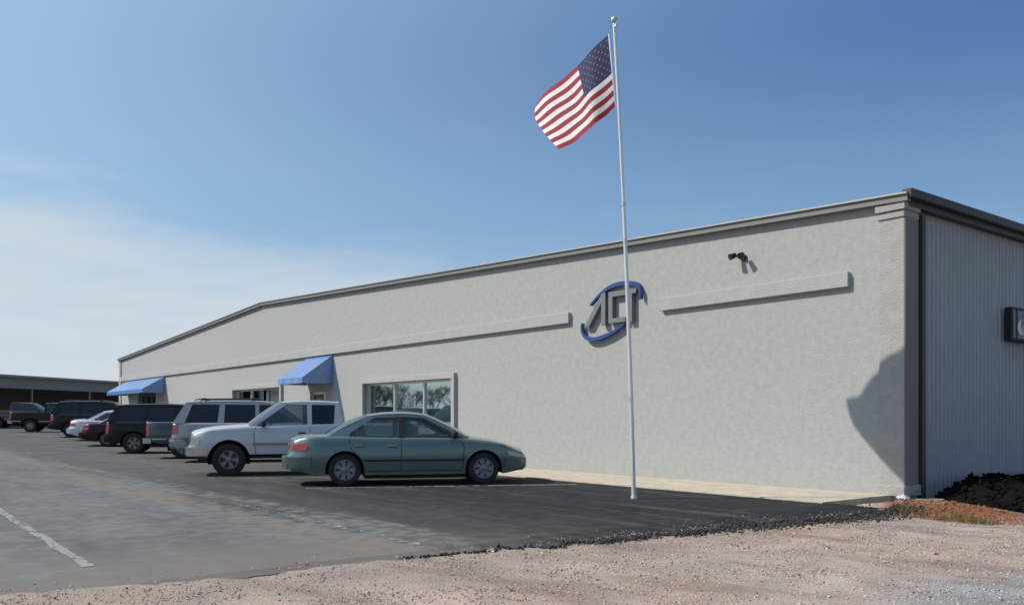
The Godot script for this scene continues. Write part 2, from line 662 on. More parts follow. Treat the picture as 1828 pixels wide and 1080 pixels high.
func asphalt_image() -> ImageTexture:
	var W := 2048
	var H := 512
	var im := Image.create(W, H, false, Image.FORMAT_RGB8)
	var a := FastNoiseLite.new()
	a.seed = 61
	a.frequency = 1.0
	a.fractal_octaves = 5
	a.fractal_gain = 0.6
	for j in H:
		var z := 1.9 + 20.5 * (j + 0.5) / H
		for i in W:
			var x := -80.0 + 82.0 * (i + 0.5) / W
			var s := a.get_noise_2d(x * 0.10, z * 1.1)          # drawn out along the aisle by traffic
			var b := a.get_noise_2d(x * 0.5 + 40.0, z * 0.5)
			var f := a.get_noise_2d(x * 3.0, z * 3.0 + 90.0)
			var old := Color(0.188, 0.186, 0.183) * (1.0 + 0.22 * b + 0.38 * f + 0.22 * s)
			# sealed parking bays
			var bay := smoothstep(0.25, -0.55, z - 8.75 + 0.9 * s + 0.5 * f)
			var fresh := smoothstep(-17.0, -5.0, x + 6.0 * b)
			var dark := Color(0.034, 0.034, 0.035) * (1.0 + 0.4 * b + 0.4 * f)
			dark = dark.lerp(Color(0.095, 0.092, 0.09), clampf(smoothstep(0.05, 0.65, s + 0.35 * f) * 0.8, 0.0, 1.0))
			var mid := Color(0.142, 0.137, 0.132) * (1.0 + 0.4 * b + 0.4 * f)
			var c := old.lerp(mid.lerp(dark, fresh), bay)
			# sandy dirt carried along the bay edge
			var tan1 := exp(-pow((z - 9.35 - 0.25 * s) / 0.30, 2.0)) * clampf(0.45 + 1.3 * f + 0.8 * s, 0.0, 0.75)
			c = c.lerp(Color(0.275, 0.215, 0.165), tan1)
			var tan2 := smoothstep(2.3, 0.0, edge(z) - x + 1.0 * f + 0.6 * b) * smoothstep(7.0, 9.0, z + 1.4 * f)
			c = c.lerp(Color(0.26, 0.215, 0.185), clampf(tan2 * 0.75, 0.0, 1.0))
			# dust blown out over the bay near its open side
			var dust := smoothstep(4.8, 8.9, z + 1.5 * s + 0.8 * f) * bay * 0.55
			c = c.lerp(Color(0.13, 0.122, 0.116), clampf(dust, 0.0, 1.0))
			c = c.clamp(Color(0, 0, 0), Color(1, 1, 1))
			im.set_pixel(i, j, c.linear_to_srgb())
	return ImageTexture.create_from_image(im)

# paint that has flaked off in places: small cells are left out
func worn_line(called: String, a: Vector2, b: Vector2, w: float, keep: float, pn: FastNoiseLite, sc: float) -> void:
	var mb := MB.new()
	var dir := (b - a).normalized()
	var nrm := Vector2(-dir.y, dir.x)
	var L := a.distance_to(b)
	var st := 0.03
	var na := 5
	for i in int(L / st):
		for j in na:
			var t := (i + 0.5) * st
			var o := ((j + 0.5) / na - 0.5) * w
			var p := a + dir * t + nrm * (o * (1.0 + 0.35 * pn.get_noise_1d(t * 0.9 + 70.0)) + 0.022 * pn.get_noise_1d(t * 0.7 + a.x * 9.0))
			var kk := pn.get_noise_2d(p.x * sc, p.y * sc) + 0.5 * pn.get_noise_2d(p.x * 0.6, p.y * 0.6 + 31.0) - absf(o) / w * 0.25
			if kk < keep or p.x > edge(p.y) - 0.6:
				continue
			var hs := st * 0.52
			var ho := w / na * 0.5
			var P := []
			for c in [[-1, -1], [1, -1], [1, 1], [-1, 1]]:
				var g: Vector2 = p + dir * hs * c[0] + nrm * ho * c[1]
				P.append(Vector3(g.x, gy(g.x) + 0.005, g.y))
			mb.quad(P[0], P[1], P[2], P[3])
	if mb.v.size():
		struct(called, mb, M.paint_line)

# ------------------------------------------------------------------ building
const EAVE := 4.74
const RIDGE := 5.80
const RX := -26.3
const BL := 48.7

func top_at(x: float) -> float:
	return EAVE + (RIDGE - EAVE) * (x / RX) if x > RX else EAVE + (RIDGE - EAVE) * ((x + BL) / (RX + BL))

func building() -> void:
	var t := thing("warehouse", "long grey stucco commercial building with low gabled front", "building", Vector3.ZERO)
	# openings: x0, x1, y0, y1
	var ops := [[-44.9, -41.2, 0.0, 2.55], [-29.55, -24.55, 0.92, 2.36], [-22.0, -20.75, 0.0, 2.2], [-17.88, -12.78, 0.92, 2.36]]
	var mb := MB.new()
	var xs := [-BL, RX, 0.0]
	for o in ops:
		xs.append(o[0])
		xs.append(o[1])
	xs.sort()
	for k in xs.size() - 1:
		var a: float = xs[k]
		var b: float = xs[k + 1]
		var op = null
		for o in ops:
			if a >= o[0] - 0.001 and b <= o[1] + 0.001:
				op = o
		if op == null:
			mb.quad(Vector3(a, -0.3, 0), Vector3(a, top_at(a), 0), Vector3(b, top_at(b), 0), Vector3(b, -0.3, 0))
		else:
			var g := gy(a)
			mb.quad(Vector3(a, op[3] + g, 0), Vector3(a, top_at(a), 0), Vector3(b, top_at(b), 0), Vector3(b, op[3] + g, 0))
			mb.quad(Vector3(a, -0.3, 0), Vector3(a, op[2] + g, 0), Vector3(b, op[2] + g, 0), Vector3(b, -0.3, 0))
			var dz := Vector3(0, 0, -0.22)
			var c := [Vector3(a, op[2] + g, 0), Vector3(a, op[3] + g, 0), Vector3(b, op[3] + g, 0), Vector3(b, op[2] + g, 0)]
			for q in 4:
				mb.quad(c[q], c[(q + 1) % 4], c[(q + 1) % 4] + dz, c[q] + dz)
	# return of the front wall at the near corner and its back
	mb.quad(Vector3(0, -0.3, 0), Vector3(0, EAVE, 0), Vector3(0, EAVE, -0.40), Vector3(0, -0.3, -0.40))
	mb.quad(Vector3(-BL, -0.3, 0), Vector3(-BL, EAVE, 0), Vector3(-BL, EAVE, -30), Vector3(-BL, -0.3, -30))
	part("front_wall", mb, M.stucco, t)
	# inner rooms behind the glass so that no daylight leaks in
	mb = MB.new()
	mb.quad(Vector3(-BL + 0.1, 0, -3.2), Vector3(-BL + 0.1, 3, -3.2), Vector3(-0.5, 3, -3.2), Vector3(-0.5, 0, -3.2))
	mb.quad(Vector3(-BL + 0.1, 2.9, -0.23), Vector3(-BL + 0.1, 2.9, -3.2), Vector3(-0.5, 2.9, -3.2), Vector3(-0.5, 2.9, -0.23))
	mb.quad(Vector3(-BL + 0.1, 0.02, -0.23), Vector3(-BL + 0.1, 0.02, -3.2), Vector3(-0.5, 0.02, -3.2), Vector3(-0.5, 0.02, -0.23))
	part("interior", mb, M.dark_room, t)
	# roof slopes
	for s in [0, 1]:
		mb = MB.new()
		var xa: float = 0.12 if s == 0 else -BL - 0.12
		mb.quad(Vector3(xa, EAVE + 0.10, 0.1), Vector3(RX, RIDGE + 0.10, 0.1), Vector3(RX, RIDGE + 0.10, -30), Vector3(xa, EAVE + 0.10, -30))
		part("roof", mb, M.roof, t)
	# rake trim along the gable: a projecting metal band with a pale cap
	for s in [0, 1]:
		var xa: float = 0.14 if s == 0 else -BL - 0.10
		var ya := EAVE + (-0.006 if s == 0 else 0.0)
		var A := Vector3(xa, ya, 0.07)
		var B := Vector3(RX, RIDGE, 0.07)
		var d := (B - A).normalized()
		var ang := atan2(d.y, absf(d.x)) * (-1.0 if s == 0 else 1.0)
		var bs := Basis(Vector3.BACK, ang)
		mb = MB.new()
		mb.box((A + B) * 0.5 + Vector3(0, 0.01, 0), Vector3(A.distance_to(B), 0.10, 0.11), bs)
		part("rake_trim", mb, M.rake, t)
		mb = MB.new()
		mb.box((A + B) * 0.5 + Vector3(0, 0.08, 0.015), Vector3(A.distance_to(B), 0.03, 0.15), bs)
		part("rake_cap", mb, M.flashing, t)
	# side wall of ribbed metal sheets
	var pw := 0.91
	var sheet := MB.new()
	var rr := [[], []]
	for k in 6:
		var z0 := -k * pw / 6.0
		for q in [[0.0, 0.0], [0.062, 0.0], [0.078, 0.017], [0.118, 0.017], [0.134, 0.0]]:
			for e in 2:
				rr[e].append(Vector3(q[1], -0.2 if e == 0 else EAVE, z0 - q[0]))
	for e in 2:
		rr[e].append(Vector3(0, -0.2 if e == 0 else EAVE, -pw + 0.004))
	for k in rr[0].size() - 1:
		sheet.quad(rr[0][k], rr[1][k], rr[1][k + 1], rr[0][k + 1])
	sheet.quad(Vector3(0, -0.2, -pw + 0.004), Vector3(0, EAVE, -pw + 0.004), Vector3(-0.02, EAVE, -pw + 0.004), Vector3(-0.02, -0.2, -pw + 0.004))
	var sm := sheet.mesh()
	mb = MB.new()
	mb.quad(Vector3(-0.10, -0.3, -0.4), Vector3(-0.10, EAVE, -0.4), Vector3(-0.10, EAVE, -30), Vector3(-0.10, -0.3, -30))
	mb.quad(Vector3(-0.10, -0.3, -30), Vector3(-0.10, EAVE, -30), Vector3(-BL, EAVE, -30), Vector3(-BL, -0.3, -30))
	var side := part("side_wall", mb, M.metal_wall, t)
	for k in 32:
		partm("metal_sheet", sm, M.metal_wall, side, Vector3(-0.06, 0, -0.70 - k * pw))
	# corner post of dark trim, downspout and gutter
	mb = MB.new()
	mb.cbox(Vector3(-0.03, 2.2, -0.545), Vector3(0.10, 5.0, 0.27), 0.01)
	part("corner_trim", mb, M.bronze, t)
	mb = MB.new()
	mb.cbox(Vector3(0.06, 2.25, -0.50), Vector3(0.09, 4.6, 0.12), 0.012)
	part("downspout", mb, M.bronze, t)
	mb = MB.new()
	mb.box(Vector3(0.03, EAVE - 0.04, -15.0), Vector3(0.14, 0.12, 29.9))
	mb.cbox(Vector3(0.12, EAVE + 0.07, -14.94), Vector3(0.18, 0.15, 30.1), 0.015)
	part("gutter", mb, M.bronze, t)
	# corner pilaster with capital and foot
	mb = MB.new()
	mb.cbox(Vector3(-0.16, 2.24, -0.17), Vector3(0.42, 4.85, 0.44), 0.006)
	var pl := part("pilaster", mb, M.pilaster, t)
	mb = MB.new()
	mb.box(Vector3(0.058, 2.30, -0.17), Vector3(0.012, 4.28, 0.425))
	part("corner_board", mb, mat(lin(0.20, 0.165, 0.160), 0.7), t)
	mb = MB.new()
	mb.cbox(Vector3(-0.165, 4.64, -0.16), Vector3(0.50, 0.12, 0.52), 0.008)
	mb.cbox(Vector3(-0.165, 4.51, -0.165), Vector3(0.46, 0.09, 0.48), 0.008)
	part("capital", mb, M.pilaster, pl)
	mb = MB.new()
	mb.cbox(Vector3(-0.165, 0.09, -0.16), Vector3(0.50, 0.17, 0.54), 0.008)
	part("foot", mb, M.pilaster, pl)
	mb = MB.new()
	mb.cbox(Vector3(-BL + 0.2, 2.3, 0.02), Vector3(0.4, 4.8, 0.09), 0.006)
	part("pilaster", mb, M.trim, t)
	# horizontal belt moulding in two lengths
	for s in [[-5.1, -0.90], [-BL + 0.45, -7.92]]:
		mb = MB.new()
		mb.cbox(Vector3((s[0] + s[1]) * 0.5, 3.585, 0.03), Vector3(s[1] - s[0], 0.25, 0.12), 0.006)
		part("belt_moulding", mb, M.trim, t)
	# windows
	for o in [ops[1], ops[3]]:
		window(t, o)
	# doors
	var o: Array = ops[2]
	mb = MB.new()
	mb.box(Vector3(-21.55, 1.06, -0.16), Vector3(0.84, 2.08, 0.05))
	var dr := part("door", mb, M.door, t)
	mb = MB.new()
	mb.box(Vector3(-21.25, 1.05, -0.11), Vector3(0.03, 0.3, 0.05))
	part("handle", mb, M.chrome, dr)
	mb = MB.new()
	mb.quad(Vector3(-21.85, 0.35, -0.13), Vector3(-21.85, 1.95, -0.13), Vector3(-21.3, 1.95, -0.13), Vector3(-21.3, 0.35, -0.13))
	part("pane", mb, M.window_glass, dr)
	mb = MB.new()
	mb.box(Vector3(-21.04, 1.06, -0.15), Vector3(0.12, 2.12, 0.08))
	mb.box(Vector3(-21.98, 1.06, -0.15), Vector3(0.03, 2.12, 0.08))
	mb.box(Vector3(-21.38, 2.15, -0.15), Vector3(1.24, 0.08, 0.08))
	part("door_frame", mb, M.white, t)
	mb = MB.new()
	mb.quad(Vector3(-20.97, 0.05, -0.15), Vector3(-20.97, 2.1, -0.15), Vector3(-20.77, 2.1, -0.15), Vector3(-20.77, 0.05, -0.15))
	part("side_light", mb, M.window_glass, t)
	# far entrance, glazed, in the shade of its canopy
	var g := gy(-43.0)
	for k in 3:
		var xa := -44.85 + k * 1.22
		mb = MB.new()
		mb.quad(Vector3(xa + 0.05, g + 0.1, -0.14), Vector3(xa + 0.05, g + 2.5, -0.14), Vector3(xa + 1.17, g + 2.5, -0.14), Vector3(xa + 1.17, g + 0.1, -0.14))
		part("glass_panel", mb, M.window_glass, t)
		mb = MB.new()
		mb.box(Vector3(xa, g + 1.28, -0.14), Vector3(0.08, 2.52, 0.08))
		part("glazing_bar", mb, M.alu_dark, t)

func window(t: Node3D, o: Array) -> void:
	var g := gy(o[0])
	var w := Node3D.new()
	w.name = "window"
	t.add_child(w, true)
	var y0: float = o[2] + g
	var y1: float = o[3] + g
	var x0: float = o[0]
	var x1: float = o[1]
	var mb := MB.new()
	var cx := (x0 + x1) * 0.5
	# surround standing proud of the wall
	mb.cbox(Vector3(cx, y1 + 0.075, 0.035), Vector3(x1 - x0 + 0.30, 0.15, 0.13), 0.005)
	mb.cbox(Vector3(x0 - 0.075, (y0 + y1) * 0.5, 0.035), Vector3(0.15, y1 - y0 - 0.002, 0.128), 0.005)
	mb.cbox(Vector3(x1 + 0.075, (y0 + y1) * 0.5, 0.035), Vector3(0.15, y1 - y0 - 0.002, 0.128), 0.005)
	mb.cbox(Vector3(cx, y0 - 0.065, 0.045), Vector3(x1 - x0 + 0.36, 0.13, 0.15), 0.005)
	part("surround", mb, M.trim, w)
	mb = MB.new()
	var dz := -0.15
	mb.box(Vector3(cx, y1 - 0.03, dz), Vector3(x1 - x0, 0.06, 0.10))
	mb.box(Vector3(cx, y0 + 0.03, dz), Vector3(x1 - x0, 0.06, 0.10))
	mb.box(Vector3(x0 + 0.03, (y0 + y1) * 0.5, dz), Vector3(0.06, y1 - y0 - 0.12, 0.10))
	mb.box(Vector3(x1 - 0.03, (y0 + y1) * 0.5, dz), Vector3(0.06, y1 - y0 - 0.12, 0.10))
	part("frame", mb, M.alu, w)
	for k in 3:
		var a := x0 + (x1 - x0) * k / 3.0
		var b := x0 + (x1 - x0) * (k + 1) / 3.0
		if k > 0:
			mb = MB.new()
			mb.box(Vector3(a, (y0 + y1) * 0.5, dz), Vector3(0.07, y1 - y0 - 0.12, 0.12))
			part("mullion", mb, M.alu, w)
		mb = MB.new()
		mb.quad(Vector3(a + 0.03, y0 + 0.05, dz + 0.01), Vector3(a + 0.03, y1 - 0.05, dz + 0.01), Vector3(b - 0.03, y1 - 0.05, dz + 0.01), Vector3(b - 0.03, y0 + 0.05, dz + 0.01))
		part("pane", mb, M.window_glass, w)

func awning(x0: float, x1: float, label: String) -> void:
	var g := gy(x0) * 0.3
	var t := thing("awning", label, "awning", Vector3(0, 0, 0), "blue canvas awnings over the doors")
	var hi := 3.44
	var lo := 2.63 + g
	var va := 2.44 + g
	var P := 1.14
	var slope := MB.new()
	var rows := []
	var n := maxi(6, int((x1 - x0) * 6.0))
	for k in 7:
		var s := k / 6.0
		var r := []
		for i in n + 1:
			var u := float(i) / n
			var rib := fmod(u * (x1 - x0) / 1.0, 1.0)
			var sag := -0.018 * sin(rib * PI) * sin(s * PI)
			r.append(Vector3(lerpf(x0, x1, u), lerpf(hi, lo, s) + sag, lerpf(0.012, P, s)))
		rows.append(r)
	slope.grid(rows)
	part("canopy", slope, M.canvas, t)
	var val := MB.new()
	rows = []
	for k in 4:
		var s := k / 3.0
		var r := []
		for i in n * 2 + 1:
			var u := float(i) / (n * 2)
			r.append(Vector3(lerpf(x0, x1, u), lerpf(lo - 0.003, va, s), P + 0.004 + 0.010 * s * sin(u * (x1 - x0) * 9.0)))
		rows.append(r)
	val.grid(rows)
	part("valance", val, M.canvas, t)
	for x in [x0, x1]:
		var sd := MB.new()
		sd.fan([Vector3(x, hi, 0.012), Vector3(x, lo, P), Vector3(x, va, P), Vector3(x, va, 0.012)])
		part("side_panel", sd, M.canvas, t)
	var fr := MB.new()
	for x in [x0 + 0.03, x1 - 0.03]:
		fr.tube([Vector3(x, va + 0.03, 0.02), Vector3(x, va + 0.03, P - 0.03)], [0.014, 0.014], 6)
	fr.tube([Vector3(x0 + 0.03, va + 0.03, P - 0.03), Vector3(x1 - 0.03, va + 0.03, P - 0.03)], [0.014, 0.014], 6)
	part("frame", fr, M.alu, t)

func stroke(mb: MB, pts: Array, widths: Array, z: float, depth: float) -> void:
	var L := PackedVector2Array()
	var R := PackedVector2Array()
	for i in pts.size():
		var d: Vector2 = (pts[mini(i + 1, pts.size() - 1)] - pts[maxi(i - 1, 0)]).normalized()
		var nn: Vector2 = Vector2(-d.y, d.x) * float(widths[i]) * 0.5
		L.append(pts[i] + nn)
		R.append(pts[i] - nn)
	for i in pts.size() - 1:
		var q := [L[i], L[i + 1], R[i + 1], R[i]]
		var f := func(p: Vector2, e: float): return Vector3(p.x, p.y, z + e)
		mb.quad(f.call(q[0], depth), f.call(q[1], depth), f.call(q[2], depth), f.call(q[3], depth))
		mb.quad(f.call(q[0], 0), f.call(q[3], 0), f.call(q[2], 0), f.call(q[1], 0))
		mb.quad(f.call(q[0], 0), f.call(q[1], 0), f.call(q[1], depth), f.call(q[0], depth))
		mb.quad(f.call(q[3], 0), f.call(q[3], depth), f.call(q[2], depth), f.call(q[2], 0))
		if i == 0:
			mb.quad(f.call(q[0], 0), f.call(q[0], depth), f.call(q[3], depth), f.call(q[3], 0))
		if i == pts.size() - 2:
			mb.quad(f.call(q[1], 0), f.call(q[2], 0), f.call(q[2], depth), f.call(q[1], depth))

func smooth_pts(p: Array, sub := 5) -> Array:
	var out := []
	for i in p.size() - 1:
		for k in sub:
			out.append(p[i].cubic_interpolate(p[i + 1], p[maxi(i - 1, 0)], p[mini(i + 2, p.size() - 1)], float(k) / sub))
	out.append(p[p.size() - 1])
	return out

func fixtures() -> void:
	awning(-22.2, -20.15, "short blue canvas awning over the narrow door beside the wide window")
	awning(-46.9, -39.5, "long blue canvas awning at the far end of the stucco front")
	# logo of raised letters within two blue swooshes
	var t := thing("logo_sign", "raised grey lettering between two blue swooshes on the stucco wall", "sign", Vector3.ZERO)
	var z := 0.03
	var dp := 0.09
	var mb := MB.new()
	var pl := func(p: Vector2): return Vector3(p.x, p.y, z + dp)
	var ex := Vector3(0, 0, -dp)
	mb.poly(PackedVector2Array([Vector2(-7.36, 3.31), Vector2(-7.20, 3.31), Vector2(-6.80, 3.80), Vector2(-6.80, 3.31), Vector2(-6.67, 3.31), Vector2(-6.67, 4.02), Vector2(-6.77, 4.02)]), pl, ex)
	part("letter_a", mb, M.steel_letter, t)
	mb = MB.new()
	mb.poly(PackedVector2Array([Vector2(-6.57, 3.33), Vector2(-6.06, 3.33), Vector2(-6.06, 3.43), Vector2(-6.45, 3.43), Vector2(-6.45, 3.90), Vector2(-6.06, 3.90), Vector2(-6.06, 4.01), Vector2(-6.57, 4.01)]), pl, ex)
	part("letter_c", mb, M.steel_letter, t)
	mb = MB.new()
	mb.poly(PackedVector2Array([Vector2(-6.00, 3.32), Vector2(-5.86, 3.32), Vector2(-5.86, 3.91), Vector2(-5.74, 3.91), Vector2(-5.74, 4.01), Vector2(-6.12 + 0.09, 4.01), Vector2(-6.12 + 0.09, 3.91), Vector2(-6.00, 3.91)]), pl, ex)
	part("letter_t", mb, M.steel_letter, t)
	for d in [[[-7.164, 3.789], [-6.911, 3.963], [-6.628, 4.092], [-6.369, 4.150], [-6.098, 4.155], [-5.833, 4.120], [-5.700, 4.052], [-5.640, 3.935], [-5.630, 3.78]], [[-7.44, 3.408], [-7.44, 3.239], [-7.338, 3.100], [-7.164, 3.030], [-6.947, 3.022], [-6.628, 3.080], [-6.352, 3.164], [-6.098, 3.278]]]:
		var p := []
		for k in d:
			p.append(Vector2(k[0], k[1]))
		p = smooth_pts(p)
		var ws := []
		for i in p.size():
			var u := float(i) / (p.size() - 1)
			ws.append(0.03 + 0.06 * sin(clampf(u, 0.02, 0.98) * PI))
		mb = MB.new()
		stroke(mb, p, ws, z, dp)
		part("swoosh", mb, M.logo_blue, t)
	# twin floodlight
	t = thing("floodlight", "small black twin floodlight bracketed high on the stucco wall", "floodlight", Vector3(-3.06, 4.26, 0))
	mb = MB.new()
	mb.cbox(Vector3(0, 0, 0.025), Vector3(0.11, 0.11, 0.05), 0.01)
	part("base", mb, M.black, t)
	mb = MB.new()
	mb.tube([Vector3(-0.03, 0, 0.05), Vector3(-0.07, 0.03, 0.10), Vector3(-0.11, 0.03, 0.13)], [0.013, 0.013, 0.013], 6)
	mb.tube([Vector3(0.03, 0, 0.05), Vector3(0.05, 0.02, 0.11)], [0.013, 0.013], 6)
	part("arm", mb, M.black, t)
	for s in [[-0.13, 0.04, 0.17, 0.5], [0.06, 0.03, 0.17, -0.4]]:
		mb = MB.new()
		var dirv := Vector3(-s[3] * 0.6, -0.35, 0.8).normalized()
		var c := Vector3(s[0], s[1], s[2])
		mb.tube([c - dirv * 0.07, c - dirv * 0.05, c + dirv * 0.03, c + dirv * 0.07], [0.025, 0.045, 0.052, 0.062], 12)
		part("lamp_head", mb, M.black, t)
	# sign on the side wall
	t = thing("wall_sign", "dark framed panel sign with blue and orange swirl on the metal side wall", "sign", Vector3(0.0, 2.70, -3.75))
	mb = MB.new()
	mb.cbox(Vector3(0.06, 0.31, -1.35), Vector3(0.12, 0.63, 2.7), 0.012)
	part("cabinet", mb, M.black, t)
	mb = MB.new()
	mb.quad(Vector3(0.123, 0.05, -0.26), Vector3(0.123, 0.58, -0.26), Vector3(0.123, 0.58, -2.6), Vector3(0.123, 0.05, -2.6))
	part("face", mb, mat(lin(0.06, 0.10, 0.13), 0.4), t)
	mb = MB.new()
	mb.quad(Vector3(0.123, 0.05, -0.07), Vector3(0.123, 0.58, -0.07), Vector3(0.123, 0.58, -0.17), Vector3(0.123, 0.05, -0.17))
	part("border", mb, mat(lin(0.05, 0.07, 0.075), 0.4), t)
	for sw in [[0.19, 0.62, 2.5, 0.10, lin(0.05, 0.09, 0.36)], [0.22, 2.6, 4.1, 0.12, lin(0.62, 0.60, 0.58)], [0.15, 2.9, 5.2, 0.08, lin(0.60, 0.30, 0.15)]]:
		mb = MB.new()
		var rows := [[], []]
		for k in 19:
			var a: float = lerpf(sw[1], sw[2], k / 18.0)
			for e in 2:
				var rad: float = sw[0] + (sw[3] * sin(PI * clampf(k / 18.0, 0.05, 0.95)) if e == 1 else 0.0)
				rows[e].append(Vector3(0.128, 0.30 + sin(a) * rad * 0.95, -0.66 - cos(a) * rad * 1.25))
		mb.grid(rows)
		part("swirl", mb, mat(sw[4], 0.4), t)

func far_shed() -> void:
	# an open-fronted metal shed beyond the lot
	var d := Vector3(-0.625, 0, -0.78).normalized()     # along its front, away from the camera
	var back := Vector3(-0.78, 0, 0.625).normalized()
	var a := Vector3(-56.5, gy(-58.0) - 0.02, 11.6)
	var t := thing("equipment_shed", "long low open-fronted metal shed with dark bays beyond the lot", "shed", a)
	var L := 60.0
	var P := func(s: float, y: float, o: float): return d * s + Vector3(0, y, 0) + back * o
	var face := Basis(d, Vector3.UP, d.cross(Vector3.UP))
	var sheet := mat(lin(0.27, 0.27, 0.275), 0.6)
	var mb := MB.new()
	mb.quad(P.call(0, 2.75, 0), P.call(0, 3.55, 0), P.call(L, 3.55, 0), P.call(L, 2.75, 0))
	part("fascia", mb, sheet, t)
	mb = MB.new()
	mb.quad(P.call(-0.4, 3.62, -0.4), P.call(-0.4, 4.5, 14.0), P.call(L, 4.5, 14.0), P.call(L, 3.62, -0.4))
	mb.box(d * (L * 0.5 - 0.2) + Vector3(0, 3.60, 0) - back * 0.4, Vector3(L, 0.16, 0.14), face)
	part("roof", mb, sheet, t)
	mb = MB.new()
	mb.quad(P.call(0, -0.3, 13.9), P.call(0, 4.4, 13.9), P.call(L, 4.4, 13.9), P.call(L, -0.3, 13.9))
	mb.quad(P.call(0, -0.3, 0), P.call(0, 3.5, 0), P.call(0, 4.4, 13.9), P.call(0, -0.3, 13.9))
	mb.quad(P.call(L, -0.3, 0), P.call(L, 3.5, 0), P.call(L, 4.4, 13.9), P.call(L, -0.3, 13.9))
	part("wall", mb, sheet, t)
	for k in 11:
		mb = MB.new()
		mb.box(P.call(0.1 + k * 5.95, 1.3, 0.12), Vector3(0.11, 2.9, 0.11), face)
		part("post", mb, sheet, t)

# ------------------------------------------------------------------ vehicles
# local axes of a vehicle: x forwards, y up, z to its right; origin on the ground midway between the axles
var S := {}

func planw(x: float) -> float:
	var e: float = S.get("round", 0.55)
	var dd := minf(x - S.x0, S.x1 - x)
	var f := 1.0 - 0.02 * pow(x / (0.5 * (S.x1 - S.x0)), 2.0)
	if dd < e:
		f -= S.get("pinch", 0.15) * pow(1.0 - maxf(dd, 0.0) / e, 2.2)
	return S.hw * f

func sidez(x: float, y: float) -> float:
	return planw(x) * cur(S.sec, y)

func warp(x: float, y: float) -> float:
	var r := x
	var wf := smoothstep(S.x1 - 0.5, S.x1, x)
	var wr := smoothstep(S.x0 + 0.5, S.x0, x)
	if wf > 0.0:
		r += wf * cur(S.front, y)
	if wr > 0.0:
		r -= wr * cur(S.rear, y)
	return r

func bottom(x: float) -> float:
	var y: float = S.sill
	var lift := maxf(smoothstep(S.x1 - 0.5, S.x1, x) * S.get("liftf", 0.08), smoothstep(S.x0 + 0.6, S.x0, x) * S.get("liftr", 0.1))
	y += lift
	var R: float = S.arch
	for c in [-S.wb * 0.5, S.wb * 0.5]:
		var dd: float = absf(x - c)
		if dd < R:
			y = maxf(y, S.r + sqrt(R * R - dd * dd))
	return y

func bow_at(x: float, f: float) -> float:
	var b: float = S.get("bow", 0.06) * (1.0 - f * f)
	return b * (smoothstep(S.x1 - 0.5, S.x1, x) - smoothstep(S.x0 + 0.5, S.x0, x))

const CROWN := [Vector2(0, 1.0), Vector2(0.25, 0.93), Vector2(0.5, 0.7), Vector2(0.75, 0.3), Vector2(0.93, 0.07), Vector2(1.0, 0.0)]

func body_mesh() -> MB:
	var mb := MB.new()
	var xs := []
	var x: float = S.x0
	while x < S.x1 - 0.001:
		xs.append(x)
		x += 0.02 if (x - S.x0 < 0.12 or S.x1 - x < 0.14) else 0.05
	xs.append(S.x1)
	for c in [-S.wb * 0.5, S.wb * 0.5]:
		for q in [-1.0, 1.0]:
			xs.append(c + q * S.arch)
			xs.append(c + q * (S.arch - 0.004))
			xs.append(c + q * (S.arch - 0.02))
	if S.has("bed"):
		xs.append_array([S.x0 + 0.05, S.x0 + 0.053, S.bed_front, S.bed_front - 0.003])
	xs.sort()
	var rows := []
	for xx in xs:
		var in_bed: bool = S.has("bed") and xx > S.x0 + 0.051 and xx < S.bed_front - 0.001
		var yt := cur(S.deck, xx)
		var yb := bottom(xx)
		var half := []
		for k in 9:
			var y := lerpf(yb, yt - 0.05, k / 8.0)
			half.append(Vector3(warp(xx, y), y, sidez(xx, y)))
		var w := sidez(xx, yt)
		for q in [[-0.02, 0.992], [-0.004, 0.97], [0.004, 0.93], [0.3, 0.75], [0.7, 0.5], [0.93, 0.25]]:
			var yy: float = yt + (q[0] if q[0] < 0.01 else q[0] * S.crown)
			if in_bed and q[1] < 0.9:
				half.append(Vector3(xx, S.bed, w * (0.91 if q[1] > 0.7 else q[1])))
				continue
			half.append(Vector3(warp(xx, yt) + bow_at(xx, q[1]), yy, w * q[1]))
		var row := []
		for p in half:
			row.append(Vector3(p.x, p.y, -p.z))
		row.append(Vector3(xx, S.bed, 0) if in_bed else Vector3(warp(xx, yt) + bow_at(xx, 0.0), yt + S.crown, 0))
		for k in range(half.size() - 1, -1, -1):
			row.append(half[k])
		rows.append(row)
	mb.grid(rows)
	for e in [S.x0, S.x1]:
		mb.grid(cap_rows(e, bottom(e), cur(S.deck, e), 1.0, 0.0, true))
	return mb

# a patch of the nose or tail between two heights, reaching out to zf of the width
func capx(e: float, y: float, zz: float) -> float:
	var s := 1.0 if e > 0 else -1.0
	return warp(e, y) + s * S.get("bow", 0.06) * (1.0 - zz * zz)

func cap_rows(e: float, y0: float, y1: float, zf: float, off := 0.0, crowned := false, z_from := -99.0) -> Array:
	var rows := []
	var s := 1.0 if e > 0 else -1.0
	for k in 9:
		var y := lerpf(y0, y1, k / 8.0)
		var r := []
		var w := sidez(e, y)
		for j in 13:
			var a := lerpf(-zf if z_from < -9 else z_from, zf, j / 12.0)
			var yy: float = y + (S.crown * cur(CROWN, absf(a)) if crowned and k == 8 else 0.0)
			r.append(Vector3(capx(e, y, a) + s * off, yy, a * w))
		rows.append(r)
	return rows

func side_patch(mb: MB, pts: Array, sgn: float, off := 0.004) -> void:
	var sub := PackedVector2Array()
	for k in pts.size():
		var a: Vector2 = pts[k]
		var b: Vector2 = pts[(k + 1) % pts.size()]
		var n := maxi(1, int(a.distance_to(b) / 0.12))
		for q in n:
			sub.append(a.lerp(b, float(q) / n))
	mb.poly(sub, func(p: Vector2): return Vector3(warp(p.x, p.y), p.y, sgn * (sidez(p.x, p.y) + off)))

